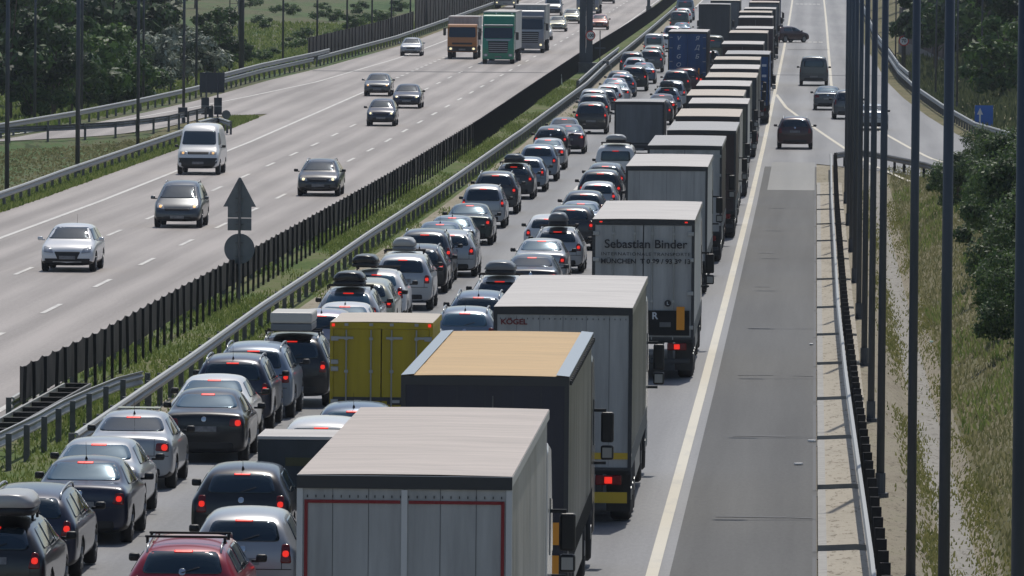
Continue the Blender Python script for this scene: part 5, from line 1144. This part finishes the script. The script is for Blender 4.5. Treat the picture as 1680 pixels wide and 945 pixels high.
# litter
for i, (px, py, lb) in enumerate(((1331, 566, 'tiny white scrap on the shoulder by the kerb'), (1332, 725, 'small white scrap low on the shoulder by the kerb'), (1310, 763, 'small white pebble-like scrap on the lower shoulder'), (1528, 570, 'pale green plastic scrap in the ditch'))):
    X, Y = G(px, py, 0.01 if i < 3 else -.6); mb = MB(); mb.box(-.05, .05, -.09, .09, 0, .04, b=.012); o_ = mb.build('litter', M_WHITE if i < 3 else pbr('litter_green', (.3, .5, .42), .5)); o_.location = (X, Y, (zr(Y)+.015) if i < 3 else ground_h(X-cc(Y), Y)+.02); o_.rotation_euler.z = i; tag(o_, lb, 'litter')
# ------------------------------------------------------------------ vegetation
LM = {'bush': leaf_mat('leaves_bush', (.012, .035, .012), (.12, .19, .06)), 'dark': leaf_mat('leaves_dark', (.010, .032, .011), (.065, .13, .035)), 'mid': leaf_mat('leaves_green', (.022, .065, .012), (.12, .21, .045)), 'silver': leaf_mat('leaves_silver', (.022, .055, .02), (.36, .40, .32), .2),
      'dull': leaf_mat('leaves_dull', (.03, .05, .022), (.13, .15, .07)), 'grass': leaf_mat('grass_blades', (.07, .12, .025), (.24, .28, .09), .5), 'dry': leaf_mat('dry_blades', (.11, .12, .05), (.30, .28, .15), .5), 'weed': leaf_mat('weeds', (.10, .12, .035), (.27, .26, .10), .45)}
def leaves(rng, n, clumps, size, flat=.5):
    v = []; f = []; t = []
    for _ in range(n):
        cx, cy, cz, r_, tn = rng.choice(clumps)
        d = Vector((rng.gauss(0, 1), rng.gauss(0, 1), rng.gauss(0, 1))).normalized(); q = r_*(rng.random()**.45)*(1+.25*rng.gauss(0, .5))
        p = Vector((cx, cy, cz))+Vector((d.x, d.y, d.z*.8))*q
        nrm = (d+Vector((rng.uniform(-1, 1), rng.uniform(-1, 1), rng.uniform(-.3, 1.2)))*.9).normalized()
        u = nrm.orthogonal().normalized(); w_ = nrm.cross(u); a = rng.uniform(0, 6.28); u, w_ = u*math.cos(a)+w_*math.sin(a), w_*math.cos(a)-u*math.sin(a)
        s = size*rng.choice((.5, .7, .9, 1.1, 1.6))*rng.uniform(.85, 1.15); b = len(v)
        v += [p-u*s, p+w_*s*.5, p+u*s, p-w_*s*.5]; f.append((b, b+1, b+2, b+3)); t.append(min(1, max(0, tn+rng.gauss(0, .28))))
    return v, f, t
def leafmesh(name, vft, mat):
    v, f, t = vft; me = bpy.data.meshes.new(name); me.from_pydata([tuple(p) for p in v], [], f); me.materials.append(mat)
    at = me.attributes.new('tint', 'FLOAT', 'FACE'); at.data.foreach_set('value', t); return me
def crown_proto(seed, n, size, h, w_, mat, bush=False, k=16):
    rng = random.Random(seed); cl = []
    for i in range(k):
        z = rng.uniform(.22 if not bush else .12, .95)*h; rr_ = w_*(math.sin(math.pi*min(1, (z/h)*.85+.12))**.7); a = rng.uniform(0, 6.28); q = rr_*rng.uniform(.2, .95)
        cl.append((q*math.cos(a), q*math.sin(a), z, rng.uniform(.10, .34)*w_*1.25, rng.uniform(.15, .75)))
    tr = MB().tube((0, 0, -.5), (0, 0, h*(.22 if bush else .5)), .035*h*.6, .02*h*.5, n=8)
    for c in cl[:8]: tr.tube((0, 0, h*rng.uniform(.12, .4)), (c[0]*.8, c[1]*.8, c[2]), .012*h*.6, .004*h, n=5)
    return leafmesh('crown', leaves(rng, n, cl, size), mat), tr.mesh('trunk', M_BARK)
PROTO = {}
for key, (n, size, h, w_, mat, bush, k) in {'dark': (7000, .20, 9, 3.4, 'dark', False, 20), 'mid': (5500, .17, 5, 2.8, 'mid', True, 16), 'silver': (4200, .16, 4.5, 2.6, 'silver', True, 16), 'dull': (4500, .18, 7, 2.6, 'dull', False, 16),
        'bush': (15000, .065, 3.4, 2.1, 'bush', True, 30), 'bushg': (11000, .06, 3.0, 1.9, 'mid', True, 18), 'shrub': (2200, .11, 1.5, 1.7, 'mid', True, 9)}.items():
    PROTO[key] = [crown_proto(hash_ + 3*len(key)+ord(key[0]), n, size, h, w_, LM[mat], bush, k) for hash_ in (1, 2)]
VN = {}
def plant(kind, X, Y, z, s, label, cat, name, sz=1.0, group='trees and bushes beyond the left guard rail'):
    i = VN.get(kind, 0); VN[kind] = i+1; cr, tr = PROTO[kind][i % 2]
    root = empty(name, (X, Y, z), random.uniform(0, 6.28)); root.scale = (s, s, s*sz); tag(root, label, cat, group)
    link('crown', cr, root); link('trunk', tr, root)
LT = [(15, 186, 'dark', 1.15, 'dark tree at the far left edge above the slip road rail'), (52, 186, 'mid', .9, 'low green bush between the first two left poles'), (88, 184, 'dark', .9, 'dark tree left of the second island pole'), (118, 178, 'mid', 1.1, 'green bushy tree touching the second island pole'),
 (40, 160, 'dark', 1.3, 'tall dark tree near the lattice pylon'), (165, 172, 'mid', 1.05, 'green bush right of the second island pole'), (195, 167, 'mid', .9, 'dark green bush left of the third island pole'), (150, 130, 'dark', 1.3, 'tall dark tree behind the green bush'),
 (180, 128, 'dark', 1.4, 'deep shaded tree at the centre of the left wood'), (215, 122, 'dark', 1.2, 'dark tree right of the deep shaded tree'), (100, 120, 'dull', 1.5, 'greyish tree high in the left wood'), (70, 110, 'dark', 1.45, 'dark tree rising behind the lattice pylon'),
 (8, 120, 'dull', 1.4, 'dull tree at the extreme upper left'), (222, 160, 'mid', .8, 'leafy bush just left of the silvery bushes'), (248, 152, 'silver', .95, 'silvery leaved bush left of the small boxed pole'), (280, 146, 'silver', 1.05, 'large silvery leaved bush in the middle of the three'), (308, 140, 'silver', .9, 'silvery leaved bush behind the big sign board'),
 (352, 124, 'dark', .62, 'dark rounded tree left of the thick steel mast'), (336, 122, 'mid', .8, 'dark green bush behind the sign board'), (376, 118, 'dark', .6, 'dark round tree directly behind the thick steel mast'), (250, 100, 'dull', 1.0, 'thin grey-green tree on the slope above the silvery bushes'), (205, 84, 'dull', 1.3, 'grey-green tree at the top of the left wood'), (275, 92, 'dull', .7, 'bare looking shrub tree on the brown slope'),
 (130, 95, 'dark', 1.3, 'far dark tree over the second island pole'), (235, 60, 'dull', 1.1, 'hazy tree at the top edge of the left slope'), (320, 20, 'dull', .8, 'small tree at the top edge over the brown slope'), (160, 60, 'dark', 1.3, 'far dark tree at the top edge'), (40, 70, 'dark', 1.4, 'far dark tree at the top left corner'), (95, 60, 'dull', 1.4, 'far grey tree at the top left')]
for px, py, kd, s, lb in LT:
    X, Y = G(px, py, -.5, True); plant(kd, X, Y, ground_h(X-cc(Y), Y)-.2, s*random.uniform(.95, 1.05), lb, 'tree' if kd in ('dark', 'dull') else 'bush', 'tree' if kd in ('dark', 'dull') else 'bush')
SHL = ['shrub on the brown slope above the left end of the noise screen', 'shrub high on the slope over the first screen pole', 'shrub touching the top of the lower noise screen', 'shrub on the slope between the second and third screen poles', 'shrub at the top edge near the taller noise screen', 'shrub just over the step of the noise screen',
 'low green shrub beside the double guard rail', 'shrub right of the first noise screen pole', 'shrub peeping over the middle of the lower screen', 'shrub at the top edge right of the thick mast', 'shrub at the top edge over the taller screen', 'shrub at the top edge between two screen poles',
 'shrub left of the thick steel mast on the slope', 'green shrub just right of the thick mast foot', 'shrub over the lower screen between poles', 'shrub high on the slope left of the slim pylon', 'shrub near the top of the third screen pole']
rng = random.Random(5); sh = []
for i, (px, py) in enumerate(((430, 40), (470, 22), (505, 58), (540, 30), (590, 12), (620, 34), (445, 86), (478, 66), (575, 44), (410, 12), (650, 8), (530, 8), (350, 60), (425, 95), (555, 60), (365, 36), (600, 28))):
    X, Y = G(px, py, -.3, True); plant('shrub', X, Y, ground_h(X-cc(Y), Y), rng.uniform(.6, 1.1), SHL[i], 'bush', 'shrub', sz=.85)
RB = [(345, 9.6, 'bush', .62, 'leafy dark bush below the blue arrow sign'), (338, 7.9, 'bushg', .5, 'green bush beside the gore guard rail'), (322, 8.3, 'bush', .6, 'dark bush left of the second widest pole'), (318, 10.2, 'bush', .68, 'tall dark bush behind the widest pole'), (300, 9.9, 'bush', .8, 'dark bush in the middle of the right bank'),
 (285, 8.6, 'bushg', .65, 'greener bush half way down the right bank'), (276, 9.6, 'bush', .85, 'dark bush right of the greener bush'), (256, 9.0, 'bush', .95, 'dark bush by the right picture edge'), (243, 8.6, 'bush', .75, 'small leaved dark bush at the right edge'), (228, 8.1, 'bushg', .6, 'pale spotted bush beside the widest pole'), (219, 8.2, 'bush', .7, 'black-green bush low at the right edge'), (210, 8.0, 'bush', .62, 'lowest dark bush at the right edge'), (365, 12.6, 'bush', .6, 'dark bush right below the blue sign'), (350, 11.4, 'bushg', .5, 'green bush under the blue sign'), (352, 12.6, 'bush', .7, 'broad dark bush at the right edge below the sign')]
for Y, o_, kd, s, lb in RB: X = cc(Y)+o_; plant(kd, X, Y, ground_h(o_, Y)-.15, s, lb, 'bush', 'bush', sz=1.1, group='bushes on the right bank')
RT = [(1535, 110, 'dark', 1.0), (1560, 95, 'dark', 1.2), (1590, 118, 'dark', 1.1), (1620, 128, 'dark', .95), (1650, 135, 'dark', 1.1), (1675, 140, 'dark', 1.1), (1600, 80, 'dark', 1.4), (1640, 80, 'dark', 1.5), (1540, 60, 'mid', 1.6), (1575, 55, 'dark', 1.5), (1510, 40, 'dark', 1.1), (1670, 90, 'dark', 1.5), (1480, 20, 'dark', 1.2), (1450, 6, 'dark', 1.0), (1655, 165, 'mid', 1.0), (1630, 150, 'mid', .8), (1500, 0, 'dark', 1.3)]
WH = ['just right of the round sign mast', 'over the brown noise wall', 'right of the first thin bank pole', 'directly above the blue arrow sign', 'right of the blue arrow sign', 'at the right picture edge', 'high behind the blue sign', 'high at the right', 'bright green beside the noise wall top', 'between the thin bank poles', 'behind the pole row', 'in the upper right corner', 'behind the round sign', 'at the top behind the pole row', 'low and leafy right of the blue sign', 'low and leafy behind the blue sign', 'far behind the noise wall']
for (px, py, kd, s), wh in zip(RT, WH):
    X, Y = G(px, py, .8); plant(kd, X, Y, ground_h(X-cc(Y), Y)-.2, s, 'dark tree on the right bank, '+wh if kd == 'dark' else 'green bush on the right bank, '+wh, 'tree' if kd == 'dark' else 'bush', 'tree' if kd == 'dark' else 'bush', group='trees on the right bank')
def grass(name, label, spots, mat, n, h, w_=.02, seed=1):
    """spots: function rng -> (o, Y, density keep)"""
    rng = random.Random(seed); v = []; f = []; t = []
    for _ in range(n):
        r_ = spots(rng)
        if not r_: continue
        o_, Y = r_; X = cc(Y)+o_; z = ground_h(o_, Y)-.02; s = h*rng.uniform(.4, 1.3); ln = rng.uniform(-.5, .5)*s; a = rng.uniform(-w_, w_)*.4; b = len(v); tt = rng.random()
        ww = w_*rng.uniform(.6, 1.5)
        v += [(X-ww, Y+a, z), (X+ww, Y-a, z), (X+ln+ww*.3, Y+ln*.3, z+s), (X+ln-ww*.3, Y+ln*.3, z+s*.97)]; f.append((b, b+1, b+2, b+3)); t.append(tt)
    me = leafmesh(name, (v, f, t), mat); o_ = link(name, me); tag(o_, label, 'grass', kind='stuff'); return o_
def ns(x, y): return math.sin(x*1.3+1.7*math.sin(y*.11))+math.sin(y*.23+x*.7)+math.sin(y*.057+2)
def med_spot(rng):
    Y = 158+ (rng.random()**1.6)*420; o_ = rng.uniform(-15.8, -11.9 if Y < 235 else -12.75)
    return (o_, Y) if ns(o_, Y)+rng.uniform(-1.5, 1.5) > .0 else None
grass('grass', 'green grass in the median strip', med_spot, LM['grass'], 60000, .13, .022, 1)
def dirt_spot(rng):
    Y = 155+(rng.random()**1.5)*400; o_ = rng.uniform(-12.9, -11.25); return (o_, Y) if ns(o_*2, Y*1.4)+rng.gauss(0, .5) > 1.0 else None
grass('grass', 'sparse grass on the dirt edge beside the queue', dirt_spot, LM['grass'], 22000, .10, .02, 2)
grass('grass', 'green grass on the left island edge', lambda rng: (lambda Y: (rng.uniform(-30.9, -29.45), Y))(300+rng.random()*175), LM['grass'], 16000, .22, .04, 3)
grass('grass', 'dry and green grass between the left slip road and the far carriageway', lambda rng: (lambda Y: (rng.uniform(max(inn_rail(Y), -50)+.8, -30.8), Y))(300+rng.random()*160), LM['dry'], 14000, .11, .06, 4)
grass('grass', 'tufts along the outer left guard rail and slope', lambda rng: (lambda Y: (out_rail(Y)-rng.uniform(.6, 22), Y))(430+rng.random()*420), LM['grass'], 20000, .28, .08, 5)
def bank_spot(rng):
    Y = 125+(rng.random()**1.3)*270; o_ = 6.2+rng.random()*5.5; return (o_, Y)
grass('grass', 'dry grass on the right bank', bank_spot, LM['dry'], 34000, .16, .022, 6)
grass('grass', 'green grass clumps on the right bank', lambda rng: (lambda p: p if ns(p[0]*1.5, p[1]) > .5 else None)(bank_spot(rng)), LM['grass'], 22000, .22, .022, 7)
def weed_spot(rng):
    Y = 125+(rng.random()**1.3)*250; o_ = rng.choice((4.95, 6.05))+rng.gauss(0, .2); return (o_, Y) if ns(o_*2, Y*1.3)+rng.gauss(0, 1.1) > .2 else None
grass('grass', 'yellow green weeds along both edges of the paved ditch', weed_spot, LM['weed'], 26000, .09, .02, 8)
grass('grass', 'grass at the foot of the far right bank', lambda rng: (lambda Y: (ramp_right_edge(Y)+rng.uniform(1.4, 12), Y))(405+rng.random()*250), LM['dull'], 16000, .45, .06, 9)
if __import__('os').environ.get('DBG'):
    import re
    for o_ in bpy.data.objects:
        if o_.get('label') and len(re.split(r'[^A-Za-z0-9]+', o_['label'].strip())) > 15: print('LONG', len(re.split(r'[^A-Za-z0-9]+', o_['label'].strip())), o_['label'])
    for c in sorted(CARS, key=lambda c: (round(c[2]/3.9), c[3])): print('%-30s %-10s off %6.2f  %7.1f..%7.1f' % c)

# ------------------------------------------------------------------ haze
hz = MB().box(-700, 700, -30, 3100, -14, 60).build('haze', bpy.data.materials.new('haze_air')); tag(hz, 'thin summer haze over the motorway', kind='stuff')
hm = hz.data.materials[0]; hm.use_nodes = True; N, L = nodes_of(hm); N.remove(N['Principled BSDF'])
pv = N.new('ShaderNodeVolumePrincipled'); pv.inputs['Density'].default_value = HAZE; pv.inputs['Color'].default_value = (.80, .88, 1, 1); pv.inputs['Anisotropy'].default_value = .3
L.new(pv.outputs[0], N['Material Output'].inputs['Volume'])
